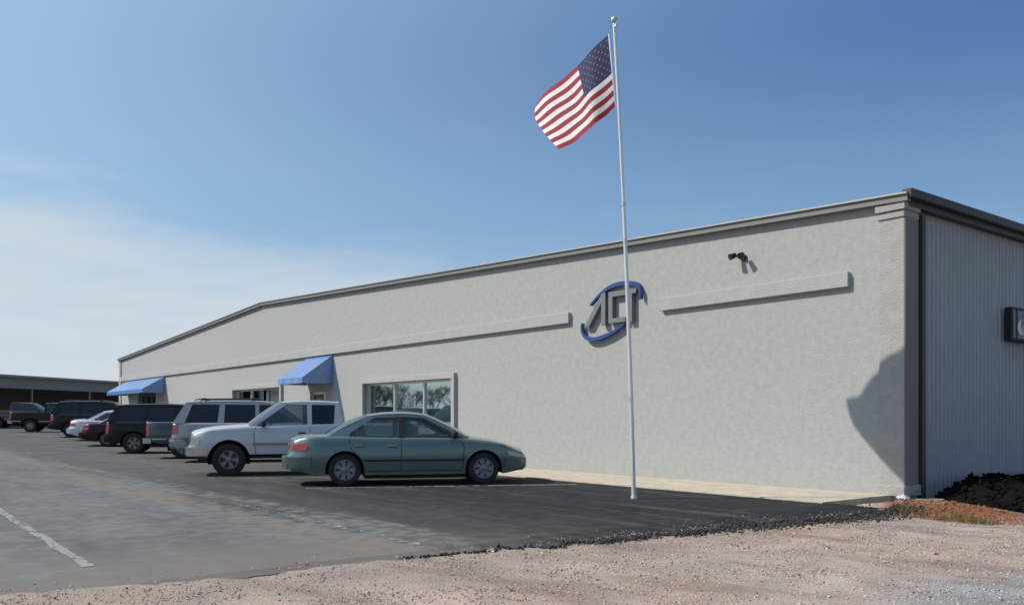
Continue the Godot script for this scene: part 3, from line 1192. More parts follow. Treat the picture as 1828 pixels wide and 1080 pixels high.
# side of the cabin: leans inwards above the belt
func cabz(p: Vector2) -> float:
	return S.cab_hw - S.tumble * (p.y - S.belt) - S.get("cabtaper", 0.0) * pow(p.x - S.get("cabmid", 0.0), 2.0)

func cab_poly(mb: MB, pts: Array, sgn: float, off := 0.0, thick := 0.0) -> void:
	var a := PackedVector2Array()
	for p in pts:
		a.append(p)
	mb.poly(a, func(p: Vector2): return Vector3(p.x, p.y, sgn * (cabz(p) + off)), Vector3(0, 0, -sgn * thick) if thick > 0 else Vector3.ZERO)

func strip(mb: MB, pts: Array, w: float, sgn: float, off := 0.003) -> void:
	# a narrow band on the body side
	for k in pts.size() - 1:
		var a: Vector2 = pts[k]
		var b: Vector2 = pts[k + 1]
		var n := maxi(1, int(a.distance_to(b) / 0.1))
		var nn := (b - a).normalized().orthogonal() * w * 0.5
		var rows := [[], []]
		for q in n + 1:
			var p := a.lerp(b, float(q) / n)
			for e in 2:
				var g: Vector2 = p + nn * (1.0 if e == 0 else -1.0)
				rows[e].append(Vector3(warp(g.x, g.y), g.y, sgn * (sidez(g.x, g.y) + off)))
		mb.grid(rows)

func wheel(parent: Node3D, x: float, sgn: float, style: String) -> void:
	var r: float = S.r
	var wd: float = S.get("tyre_w", 0.20)
	var w := Node3D.new()
	w.name = "wheel"
	parent.add_child(w, true)
	w.position = Vector3(x, r, sgn * (S.hw - 0.035 - wd * 0.5))
	if sgn < 0:
		w.rotation.y = PI
	var rr: float = S.rim_r
	var mb := MB.new()
	mb.lathe(Vector3.ZERO, [Vector2(rr * 0.98, -wd * 0.45), Vector2(r * 0.93, -wd * 0.5), Vector2(r * 0.99, -wd * 0.40), Vector2(r, -wd * 0.2), Vector2(r, wd * 0.2), Vector2(r * 0.99, wd * 0.40), Vector2(r * 0.93, wd * 0.5), Vector2(rr * 1.06, wd * 0.48), Vector2(rr * 0.99, wd * 0.42)], 32)
	part("tyre", mb, M.rubber, w)
	mb = MB.new()
	mb.lathe(Vector3.ZERO, [Vector2(rr, wd * 0.42), Vector2(rr * 0.97, wd * 0.47), Vector2(rr * 0.90, wd * 0.45), Vector2(rr * 0.86, wd * 0.36)], 32)
	mb.lathe(Vector3.ZERO, [Vector2(rr * 0.34, wd * 0.40), Vector2(rr * 0.30, wd * 0.46), Vector2(rr * 0.12, wd * 0.48), Vector2(0.001, wd * 0.485)], 20)
	var n := 7 if style == "cover" else 5
	for k in n:
		var g := TAU * k / n
		var a := 0.30 if style == "cover" else 0.26
		var P := func(rad: float, ang: float, zz: float): return Vector3(cos(ang) * rad, sin(ang) * rad, zz)
		mb.quad(P.call(rr * 0.28, g - a * 1.5, wd * 0.41), P.call(rr * 0.90, g - a, wd * 0.42), P.call(rr * 0.90, g + a, wd * 0.42), P.call(rr * 0.28, g + a * 1.5, wd * 0.41))
		mb.quad(P.call(rr * 0.28, g - a * 1.5, wd * 0.41), P.call(rr * 0.90, g - a, wd * 0.42), P.call(rr * 0.90, g - a, wd * 0.2), P.call(rr * 0.28, g - a * 1.5, wd * 0.2))
		mb.quad(P.call(rr * 0.28, g + a * 1.5, wd * 0.41), P.call(rr * 0.90, g + a, wd * 0.42), P.call(rr * 0.90, g + a, wd * 0.2), P.call(rr * 0.28, g + a * 1.5, wd * 0.2))
	part("rim", mb, S.get("rim_mat", M.rim), w)
	mb = MB.new()
	mb.lathe(Vector3.ZERO, [Vector2(rr * 0.97, wd * 0.30), Vector2(rr * 0.9, wd * 0.26), Vector2(0.001, wd * 0.24)], 24)
	part("brake_disc", mb, M.hub_dark, w)

func wheel_well(mb: MB, x: float, sgn: float) -> void:
	var R: float = S.arch + 0.01
	var rows := [[], []]
	var zo: float = S.hw - 0.05
	var zi: float = S.hw - 0.36
	for k in 17:
		var g := -0.25 + (PI + 0.5) * k / 16.0
		var p := Vector3(x + cos(g) * R, S.r + sin(g) * R, 0)
		rows[0].append(p + Vector3(0, 0, sgn * zo))
		rows[1].append(p + Vector3(0, 0, sgn * zi))
	mb.grid(rows)
	mb.fan(rows[1])

func seatpair(mb: MB, x: float, y: float, head: bool, bench := false) -> void:
	for s in ([0.0] if bench else [-0.37, 0.37]):
		var w := 1.15 if bench else 0.46
		mb.cbox(Vector3(x, y + 0.10, s), Vector3(0.16, 0.62, w), 0.05, Basis(Vector3.BACK, 0.22))
		if head:
			mb.cbox(Vector3(x - 0.11, y + 0.50, s), Vector3(0.10, 0.17, 0.25), 0.035, Basis(Vector3.BACK, 0.18))

func frame_vehicle(called: String, label: String, category: String, x: float, z: float, phi: float) -> Node3D:
	var t := thing(called, label, category, Vector3(x, gy(x) + (0.004 if z < 2.0 else 0.0), z), "vehicles parked along the front")
	var sl := (gy(x + 1.0) - gy(x - 1.0)) * 0.5
	var up := Vector3(-sl, 1, 0).normalized()
	var f := Vector3(cos(deg_to_rad(phi)), 0, -sin(deg_to_rad(phi)))
	f = (f - up * f.dot(up)).normalized()
	t.basis = Basis(f, up, f.cross(up))
	return t

# everything that the vehicle types share; spec is held in S
func build_vehicle(t: Node3D, body: Material, lower: Material = null) -> void:
	part("body", body_mesh(), body, t)
	var mb := MB.new()
	# underbody, axles and wheel wells
	mb.box(Vector3(0, S.sill + 0.04, 0), Vector3(S.wb - 2.0 * S.arch - 0.02, 0.22, S.hw * 1.72))
	mb.box(Vector3((S.x0 - S.wb * 0.5 - S.arch) * 0.5, S.sill + 0.16, 0), Vector3(absf(S.x0 + S.wb * 0.5 + S.arch) - 0.12, 0.14, S.hw * 1.5))
	mb.box(Vector3((S.x1 + S.wb * 0.5 + S.arch) * 0.5, S.sill + 0.14, 0), Vector3(absf(S.x1 - S.wb * 0.5 - S.arch) - 0.12, 0.14, S.hw * 1.5))
	for xx in [-S.wb * 0.5, S.wb * 0.5]:
		mb.tube([Vector3(xx, S.r, -S.hw + 0.15), Vector3(xx, S.r, S.hw - 0.15)], [0.045, 0.045], 8)
		mb.box(Vector3(xx, S.r + 0.12, 0), Vector3(S.arch * 1.9, 0.3, 2.0 * (S.hw - 0.37)))
		for s in [-1.0, 1.0]:
			wheel_well(mb, xx, s)
	part("underbody", mb, M.under, t)
	for xx in [S.wb * 0.5, -S.wb * 0.5]:
		for s in [-1.0, 1.0]:
			wheel(t, xx, s, S.get("rim_style", "cover"))
	# cabin
	mb = MB.new()
	for s in [-1.0, 1.0]:
		for p in S.pillars:
			cab_poly(mb, p, s, 0.0, 0.035)
	var rr := []
	var rf: Array = S.roof
	var nx := 18
	for k in nx + 1:
		var x: float = lerpf(rf[0].x, rf[rf.size() - 1].x, float(k) / nx)
		var y := cur(rf, x)
		var row := []
		for j in 13:
			var a := -1.0 + j / 6.0
			var bow := 0.0
			if k == nx:
				bow = 0.07
			elif k == 0:
				bow = -0.05
			var zz := cabz(Vector2(x, y)) + 0.004
			row.append(Vector3(x + bow * (1.0 - a * a), y + S.get("roofcrown", 0.045) * (1.0 - pow(absf(a), 2.6)), a * zz))
		rr.append(row)
	mb.grid(rr)
	part("cabin", mb, S.get("cabin_mat", body), t)
	# dark rubber and trim between the panes
	for s in [-1.0, 1.0]:
		for p in S.get("dark", []):
			mb = MB.new()
			cab_poly(mb, p, s, 0.003)
			part("window_trim", mb, M.seam, t)
	for s in [-1.0, 1.0]:
		for k in S.panes.size():
			mb = MB.new()
			cab_poly(mb, S.panes[k], s, -0.012)
			part("side_window", mb, S.pane_glass[k] if S.has("pane_glass") else S.side_glass, t)
	for wsd in [["windscreen", S.ws, S.ws_glass], ["rear_window", S.rw, S.rear_glass]]:
		mb = MB.new()
		var p0: Vector2 = wsd[1][0]
		var p1: Vector2 = wsd[1][1]
		var b: float = wsd[1][2]
		var rows := []
		for k in 7:
			var p := p0.lerp(p1, k / 6.0)
			p += Vector2(0, 0.02 * sin(PI * k / 6.0))
			var row := []
			for j in 13:
				var a := -1.0 + j / 6.0
				row.append(Vector3(p.x + lerpf(b, b * 0.5, k / 6.0) * (1.0 - a * a), p.y + lerpf(0.02, 0.04, k / 6.0) * (1.0 - a * a), a * (cabz(p) - 0.01)))
			rows.append(row)
		mb.grid(rows)
		part(wsd[0], mb, wsd[2], t)
	# inside
	mb = MB.new()
	var ax: float = S.rw[0].x + 0.1
	var bx: float = S.ws[0].x - 0.05
	mb.box(Vector3((ax + bx) * 0.5, S.belt - 0.02 + S.crown * 0.9, 0), Vector3(bx - ax, 0.02, 1.55 * S.cab_hw))
	part("interior", mb, M.interior, t)
	mb = MB.new()
	for q in S.seats:
		seatpair(mb, q[0], S.belt - 0.12, q[1], q[2])
	if mb.v.size():
		part("seats", mb, M.seat, t)
	mb = MB.new()
	var swp := Vector3(S.ws[0].x - 0.42, S.belt + 0.10, -0.36)
	var ring := []
	var rad := []
	for k in 17:
		var g := TAU * k / 16.0
		ring.append(swp + Basis(Vector3.BACK, -0.45) * Vector3(0, sin(g) * 0.17, cos(g) * 0.17))
		rad.append(0.014)
	mb.tube(ring, rad, 5, false)
	part("steering_wheel", mb, M.black, t)
	# door seams
	for s in [-1.0, 1.0]:
		for p in S.seams:
			mb = MB.new()
			strip(mb, p, 0.012, s)
			part("door_seam", mb, M.seam, t)
	if S.has("moulding"):
		mb = MB.new()
		for s in [-1.0, 1.0]:
			for p in S.moulding:
				strip(mb, p, S.get("mould_w", 0.05), s, 0.012)
		part("side_moulding", mb, lower if lower else M.seam, t)
	if S.has("cladding"):
		mb = MB.new()
		for s in [-1.0, 1.0]:
			for p in S.cladding:
				side_patch(mb, p, s, 0.006)
		for e in [S.x0, S.x1]:
			mb.grid(cap_rows(e, bottom(e), S.clad_y, 1.0, 0.006))
		part("lower_cladding", mb, lower, t)
	for h in S.handles:
		for s in [-1.0, 1.0]:
			mb = MB.new()
			mb.cbox(Vector3(h.x, h.y, s * (sidez(h.x, h.y) + 0.014)), Vector3(0.17, 0.035, 0.03), 0.008)
			part("door_handle", mb, S.get("handle_mat", body), t)
	for s in [-1.0, 1.0]:
		mb = MB.new()
		var mp: Vector2 = S.mirror
		mb.cbox(Vector3(mp.x, mp.y, s * (S.cab_hw + 0.12)), Vector3(0.11, 0.13, 0.20), 0.03)
		mb.box(Vector3(mp.x + 0.01, mp.y - 0.04, s * (S.cab_hw + 0.02)), Vector3(0.06, 0.04, 0.12))
		part("wing_mirror", mb, S.get("mirror_mat", M.black), t)
	for s in [-1.0, 1.0]:
		for q in [["taillight", S.tail, M.red_lens, S.x0], ["headlight", S.head, M.clear_lens, S.x1]]:
			mb = MB.new()
			side_patch(mb, q[1], s, 0.018)
			var y0 := 9.0
			var y1 := -9.0
			for p in q[1]:
				y0 = minf(y0, p.y)
				y1 = maxf(y1, p.y)
			var zi: float = S.get("lamp_in", 0.58)
			y1 = minf(y1, cur(S.deck, q[3]) - 0.05)
			var rows := cap_rows(q[3], y0, y1, 0.985, 0.006, false, zi)
			if s < 0:
				for r in rows:
					for k in r.size():
						r[k].z = -r[k].z
			mb.grid(rows)
			part(q[0], mb, q[2], t)
	if S.has("front_bumper"):
		for q in [["front_bumper", S.x1, S.front_bumper], ["rear_bumper", S.x0, S.rear_bumper]]:
			mb = MB.new()
			var b: Array = q[2]
			mb.grid(cap_rows(q[1], b[0], b[1], 1.0, b[2]))
			var sg := 1.0 if q[1] > 0 else -1.0
			for s in [-1.0, 1.0]:
				var rows := []
				for yy in [b[0], b[0] + 0.02, b[1] - 0.02, b[1]]:
					var r := []
					for k in 7:
						var xx: float = q[1] - sg * b[3] * k / 6.0
						r.append(Vector3(warp(xx, yy) + sg * b[2] * (1.0 - k / 6.0), yy, s * (sidez(xx, yy) + minf(b[2], 0.03))))
					rows.append(r)
				mb.grid(rows)
			var top := []
			for yy in [b[1]]:
				var r1 := []
				var r2 := []
				for j in 13:
					var a := -1.0 + j / 6.0
					r1.append(Vector3(capx(q[1], yy, a) + sg * b[2], yy, a * (sidez(q[1], yy) + 0.0)))
					r2.append(Vector3(capx(q[1], yy, a) - sg * 0.02, yy + 0.012, a * (sidez(q[1], yy) + 0.0)))
				top = [r1, r2]
			mb.grid(top)
			part(q[0], mb, S.get("bumper_mat", body), t)
	if S.has("grille"):
		mb = MB.new()
		mb.grid(cap_rows(S.x1, S.grille[0], S.grille[1], S.get("grille_w", 0.5), 0.008))
		part("grille", mb, M.seam, t)
	mb = MB.new()
	var ly: float = S.get("plate_y", 0.62)
	mb.box(Vector3(capx(S.x0, ly, 0.0) - 0.012, ly, 0), Vector3(0.012, 0.15, 0.30))
	part("number_plate", mb, M.plate, t)

func V(a: Array) -> Array:
	var o := []
	for k in range(0, a.size(), 2):
		o.append(Vector2(a[k], a[k + 1]))
	return o

func sedan_spec() -> Dictionary:
	return {
		"x0": -2.33, "x1": 2.13, "hw": 0.86, "wb": 2.60, "r": 0.30, "arch": 0.355, "sill": 0.20, "rim_r": 0.195, "tyre_w": 0.19, "crown": 0.055, "bow": 0.10, "round": 0.60, "pinch": 0.17, "liftf": 0.06, "liftr": 0.12,
		"sec": V([0.15, 0.93, 0.30, 0.972, 0.55, 1.0, 0.72, 0.988, 0.86, 0.955, 1.0, 0.92]),
		"deck": V([-2.33, 0.835, -2.2, 0.885, -1.9, 0.915, -1.4, 0.920, -0.8, 0.90, 0.6, 0.885, 1.0, 0.865, 1.5, 0.80, 1.9, 0.70, 2.13, 0.60]),
		"front": V([0.2, -0.05, 0.36, 0.0, 0.50, 0.0, 0.58, -0.05, 0.80, -0.20]),
		"rear": V([0.2, -0.06, 0.34, 0.0, 0.54, 0.0, 0.58, -0.08, 0.9, -0.14]),
		"belt": 0.885, "cab_hw": 0.80, "tumble": 0.40, "cabtaper": 0.02, "cabmid": -0.2,
		"roof": V([-0.88, 1.285, -0.6, 1.325, -0.25, 1.34, 0.05, 1.325, 0.22, 1.295]),
		"ws": [Vector2(0.98, 0.90), Vector2(0.22, 1.295), 0.14], "rw": [Vector2(-1.58, 0.93), Vector2(-0.88, 1.285), -0.12],
		"pillars": [
			V([0.22, 1.295, 1.02, 0.885, 0.90, 0.885, 0.16, 1.262]),
			V([0.22, 1.295, 0.16, 1.262, -0.20, 1.283, -0.72, 1.265, -0.88, 1.285, -0.6, 1.325, -0.25, 1.34, 0.05, 1.325]),
			V([-0.88, 1.285, -0.72, 1.265, -0.80, 1.24, -1.20, 0.985, -1.24, 0.885, -1.66, 0.905, -1.58, 0.93]),
		],
		"dark": [
			V([-0.31, 0.885, -0.31, 1.282, -0.215, 1.285, -0.215, 0.885]),
			V([-1.24, 0.885, -1.20, 0.985, -1.12, 1.03, -1.08, 0.885]),
			V([0.16, 1.262, 0.90, 0.885, 0.72, 0.885, 0.10, 1.240]),
			V([0.10, 1.24, 0.16, 1.262, -0.20, 1.283, -0.72, 1.265, -0.80, 1.24, -0.68, 1.237, -0.2, 1.256]),
			V([-1.24, 0.876, -1.24, 0.902, 0.90, 0.902, 0.90, 0.876]),
		],
		"panes": [V([-1.10, 0.885, -1.15, 1.01, -0.78, 1.245, -0.30, 1.275, -0.30, 0.885]), V([-0.22, 0.885, -0.22, 1.275, 0.12, 1.255, 0.84, 0.885])],
		"side_glass": M.car_glass, "ws_glass": M.car_glass, "rear_glass": M.car_glass,
		"seats": [[-0.05, true, false], [-0.98, false, true]],
		"seams": [V([-0.27, 0.28, -0.27, 0.86]), V([0.88, 0.30, 0.92, 0.72, 0.86, 0.86]), V([-1.22, 0.86, -1.20, 0.70, -1.02, 0.52]), V([-1.0, 0.275, 0.88, 0.275])],
		"moulding": [V([-0.96, 0.47, 0.93, 0.47])], "mould_w": 0.035,
		"handles": [Vector2(-0.42, 0.735), Vector2(-1.05, 0.745)], "mirror": Vector2(0.72, 0.95),
		"tail": V([-2.33, 0.66, -2.33, 0.775, -2.08, 0.80, -1.98, 0.765, -2.02, 0.67]),
		"head": V([2.13, 0.49, 2.13, 0.545, 1.90, 0.62, 1.74, 0.64, 1.80, 0.55]),
		"front_bumper": [0.30, 0.49, 0.022, 0.42], "rear_bumper": [0.34, 0.545, 0.035, 0.42],
		"grille": [0.50, 0.56], "plate_y": 0.70,
	}

func pickup_spec() -> Dictionary:
	return {
		"x0": -2.62, "x1": 2.36, "hw": 0.86, "wb": 3.12, "r": 0.355, "arch": 0.435, "sill": 0.47, "rim_r": 0.205, "tyre_w": 0.23, "crown": 0.05, "bow": 0.07, "round": 0.45, "pinch": 0.11, "liftf": 0.02, "liftr": 0.06,
		"sec": V([0.3, 0.95, 0.5, 0.985, 0.75, 1.0, 0.95, 0.985, 1.1, 0.95, 1.3, 0.93]),
		"deck": V([-2.62, 1.12, -2.5, 1.135, -1.0, 1.13, 0.9, 1.09, 1.15, 1.085, 1.7, 1.05, 2.1, 1.00, 2.28, 0.955, 2.36, 0.90]),
		"front": V([0.3, -0.06, 0.45, 0.0, 0.62, 0.0, 0.68, -0.04, 0.9, -0.08, 1.0, -0.13]), "bed": 0.72, "bed_front": -0.92,
		"rear": V([0.3, -0.02, 0.6, 0.0, 1.2, 0.0]),
		"belt": 1.075, "cab_hw": 0.80, "tumble": 0.26,
		"roof": V([-0.80, 1.60, -0.4, 1.625, 0.1, 1.62, 0.42, 1.595]),
		"ws": [Vector2(1.10, 1.085), Vector2(0.42, 1.595), 0.12], "rw": [Vector2(-0.86, 1.12), Vector2(-0.80, 1.60), -0.03],
		"pillars": [
			V([0.42, 1.60, 1.16, 1.075, 1.02, 1.075, 0.35, 1.555]),
			V([0.42, 1.60, 0.35, 1.555, -0.72, 1.555, -0.80, 1.60, -0.4, 1.625, 0.1, 1.62]),
			V([-0.80, 1.60, -0.72, 1.555, -0.68, 1.10, -0.68, 1.075, -0.87, 1.075]),
			V([-0.10, 1.075, -0.10, 1.556, -0.20, 1.556, -0.20, 1.075]),
		],
		"dark": [V([0.96, 1.075, 0.90, 1.075, 0.78, 1.24, 0.80, 1.235])],
		"panes": [V([-0.10, 1.075, -0.10, 1.555, 0.35, 1.555, 1.02, 1.075]), V([-0.69, 1.075, -0.71, 1.555, -0.20, 1.555, -0.20, 1.075])],
		"side_glass": M.car_glass, "ws_glass": M.car_glass, "rear_glass": M.tint_glass,
		"seats": [[-0.15, true, false]],
		"seams": [V([-0.15, 0.42, -0.15, 1.06]), V([1.0, 0.45, 1.05, 0.9, 1.0, 1.05]), V([-0.13, 0.42, 1.0, 0.42]), V([-0.90, 0.42, -0.90, 1.1])],
		"moulding": [V([-2.45, 0.615, -2.02, 0.615]), V([-1.10, 0.615, 1.1, 0.615])], "mould_w": 0.045,
		"handles": [Vector2(0.02, 0.93)], "mirror": Vector2(0.85, 1.14), "handle_mat": M.black,
		"tail": V([-2.62, 0.72, -2.62, 1.04, -2.52, 1.04, -2.52, 0.72]),
		"head": V([2.36, 0.68, 2.36, 0.84, 2.20, 0.86, 2.20, 0.69]), "lamp_in": 0.70,
		"front_bumper": [0.44, 0.62, 0.05, 0.36], "rear_bumper": [0.48, 0.64, 0.10, 0.14], "bumper_mat": M.chrome,
		"grille": [0.68, 0.84], "grille_w": 0.66, "plate_y": 0.80, "roofcrown": 0.04,
	}

func suv_spec() -> Dictionary:
	return {
		"x0": -2.36, "x1": 2.36, "hw": 0.91, "wb": 2.83, "r": 0.37, "arch": 0.435, "sill": 0.36, "rim_r": 0.215, "tyre_w": 0.24, "crown": 0.05, "bow": 0.07, "round": 0.5, "pinch": 0.12, "liftf": 0.02, "liftr": 0.04,
		"sec": V([0.3, 0.95, 0.5, 0.985, 0.8, 1.0, 1.0, 0.985, 1.15, 0.95, 1.3, 0.93]),
		"deck": V([-2.36, 1.10, -2.2, 1.13, 0.7, 1.12, 1.1, 1.10, 1.7, 1.03, 2.1, 0.95, 2.36, 0.82]),
		"front": V([0.3, -0.06, 0.45, 0.0, 0.66, 0.0, 0.74, -0.05, 1.0, -0.14]),
		"rear": V([0.3, -0.03, 0.5, 0.05, 0.68, 0.05, 0.72, -0.02, 1.2, -0.06]),
		"belt": 1.11, "cab_hw": 0.85, "tumble": 0.30,
		"roof": V([-1.98, 1.69, -1.6, 1.725, -0.5, 1.745, 0.1, 1.73, 0.40, 1.69]),
		"ws": [Vector2(1.15, 1.12), Vector2(0.40, 1.69), 0.13], "rw": [Vector2(-2.30, 1.14), Vector2(-1.98, 1.69), -0.05],
		"pillars": [
			V([0.40, 1.69, 1.22, 1.11, 1.08, 1.11, 0.33, 1.64]),
			V([0.40, 1.69, 0.33, 1.64, -1.80, 1.65, -1.98, 1.69, -1.6, 1.725, -0.5, 1.745, 0.1, 1.73]),
			V([-1.98, 1.69, -1.80, 1.65, -1.98, 1.16, -1.98, 1.11, -2.34, 1.11, -2.30, 1.14]),
			V([-1.12, 1.11, -1.06, 1.645, -0.92, 1.645, -0.94, 1.11]),
			V([0.02, 1.11, 0.02, 1.642, -0.09, 1.642, -0.09, 1.11]),
		],
		"dark": [],
		"panes": [V([-1.98, 1.11, -1.81, 1.645, -1.06, 1.645, -1.12, 1.11]), V([-0.94, 1.11, -0.92, 1.645, -0.09, 1.642, -0.09, 1.11]), V([0.02, 1.11, 0.02, 1.642, 0.33, 1.64, 1.08, 1.11])],
		"side_glass": M.tint_glass, "ws_glass": M.car_glass, "rear_glass": M.tint_glass,
		"seats": [],
		"seams": [V([-0.03, 0.46, -0.03, 1.08]), V([1.0, 0.48, 1.08, 0.9, 1.03, 1.08]), V([-0.95, 1.08, -0.98, 0.85]), V([-0.95, 0.46, 1.0, 0.46])],
		"handles": [Vector2(-0.18, 0.97), Vector2(-0.82, 0.98)], "mirror": Vector2(0.9, 1.20),
		"tail": V([-2.36, 0.80, -2.36, 1.06, -2.22, 1.06, -2.20, 0.82]),
		"head": V([2.36, 0.68, 2.36, 0.82, 2.14, 0.88, 2.10, 0.72]), "lamp_in": 0.72,
		"cladding": [V([-2.36, 0.42, -2.36, 0.70, -1.88, 0.70, -1.88, 0.36]), V([-0.96, 0.37, -0.96, 0.66, 0.96, 0.66, 0.96, 0.37]), V([1.88, 0.36, 1.88, 0.66, 2.36, 0.64, 2.36, 0.42])], "clad_y": 0.68,
		"grille": [0.70, 0.84], "grille_w": 0.6, "plate_y": 0.85, "roofcrown": 0.035,
	}

func roof_rack(t: Node3D) -> void:
	var mb := MB.new()
	for s in [-1.0, 1.0]:
		mb.tube([Vector3(-1.75, 1.765, s * 0.58), Vector3(-1.65, 1.80, s * 0.58), Vector3(0.0, 1.82, s * 0.58), Vector3(0.1, 1.79, s * 0.58)], [0.016, 0.018, 0.018, 0.014], 6)
		for xx in [-1.5, -0.1]:
			mb.cbox(Vector3(xx, 1.79, s * 0.58), Vector3(0.14, 0.06, 0.05), 0.012)
	for xx in [-1.5, -0.2]:
		mb.cbox(Vector3(xx, 1.82, 0), Vector3(0.05, 0.03, 1.14), 0.008)
	part("roof_rack", mb, M.black, t)

func vehicles() -> void:
	# green sedan
	S = sedan_spec()
	var t := frame_vehicle("sedan", "dark teal green sedan parked nearest the flagpole", "car", -7.55, 4.55, 64.2)
	build_vehicle(t, paint(lin(0.105, 0.158, 0.148), 0.4))
	# white extended-cab pickup, backed in
	S = pickup_spec()
	t = frame_vehicle("pickup_truck", "white extended-cab pickup backed in beside the teal sedan", "pickup", -11.68, 5.02, 250.0)
	S.rim_style = "spoke"
	S.pane_glass = [M.car_glass, M.tint_glass]
	S.moulding = [V([-2.45, 0.69, -2.02, 0.69]), V([-1.10, 0.69, 1.08, 0.69])]
	build_vehicle(t, paint(lin(0.50, 0.50, 0.53), 0.0), mat(lin(0.22, 0.22, 0.23), 0.6))
	# silver SUV with dark cladding
	S = suv_spec()
	S.rim_style = "spoke"
	t = frame_vehicle("sport_utility_vehicle", "silver sport utility vehicle with roof rack and dull grey lower panels", "suv", -17.68, 3.6, 66.0)
	build_vehicle(t, paint(lin(0.29, 0.285, 0.285), 0.3), mat(lin(0.11, 0.105, 0.10), 0.6))
	roof_rack(t)
	# small dark teal pickup
	S = pickup_spec()
	t = frame_vehicle("pickup_truck", "dark teal pickup with chrome bumper between the silver and black sport utility vehicles", "pickup", -20.4, 3.27, 66.0)
	build_vehicle(t, paint(lin(0.016, 0.036, 0.040), 0.1), M.chrome)
	# black SUV with alloy wheels
	S = suv_spec()
	S.rim_style = "spoke"
	S.erase("cladding")
	t = frame_vehicle("sport_utility_vehicle", "black sport utility vehicle with tall dull red taillights", "suv", -25.3, 3.6, 66.0)
	S.tail = V([-2.36, 0.72, -2.36, 1.06, -2.26, 1.06, -2.26, 0.72])
	build_vehicle(t, dull(lin(0.006, 0.007, 0.007)))
	# maroon sedan
	S = sedan_spec()
	t = frame_vehicle("sedan", "dark maroon sedan parked between the black sport utility vehicle and white sedan", "car", -30.5, 3.42, 66.0)
	build_vehicle(t, dull(lin(0.026, 0.005, 0.008)))
	# white sedan
	S = sedan_spec()
	t = frame_vehicle("sedan", "white sedan parked beyond the maroon one before the long awning", "car", -35.0, 3.0, 66.0)
	build_vehicle(t, paint(lin(0.60, 0.60, 0.64), 0.0))
	# big dark van-like SUV
	S = suv_spec()
	S.erase("cladding")
	t = frame_vehicle("sport_utility_vehicle", "dark plum sport utility vehicle with pale roof edge under the long awning", "suv", -38.8, 3.0, 66.0)
	build_vehicle(t, dull(lin(0.011, 0.006, 0.009)))
	roof_rack(t)
	# farthest pickups beyond the end of the building
	S = pickup_spec()
	t = frame_vehicle("pickup_truck", "dark maroon and black pickup parked past the end of the building", "pickup", -47.9, 3.2, 66.0)
	build_vehicle(t, dull(lin(0.018, 0.006, 0.006)), M.chrome)
	S = pickup_spec()
	t = frame_vehicle("pickup_truck", "dull red pickup parked farthest out toward the open shed", "pickup", -56.0, 3.8, 66.0)
	build_vehicle(t, paint(lin(0.075, 0.012, 0.016), 0.2), M.chrome)

# ------------------------------------------------------------------ flag
func star(im: Image, cx: float, cy: float, r: float, c: Color) -> void:
	var pts := PackedVector2Array()
	for k in 10:
		var a := -PI / 2 + TAU * k / 10.0
		var q := r if k % 2 == 0 else r * 0.382
		pts.append(Vector2(cx + cos(a) * q, cy + sin(a) * q))
	for y in range(int(cy - r), int(cy + r) + 2):
		for x in range(int(cx - r), int(cx + r) + 2):
			if Geometry2D.is_point_in_polygon(Vector2(x + 0.5, y + 0.5), pts):
				im.set_pixel(x, y, c)

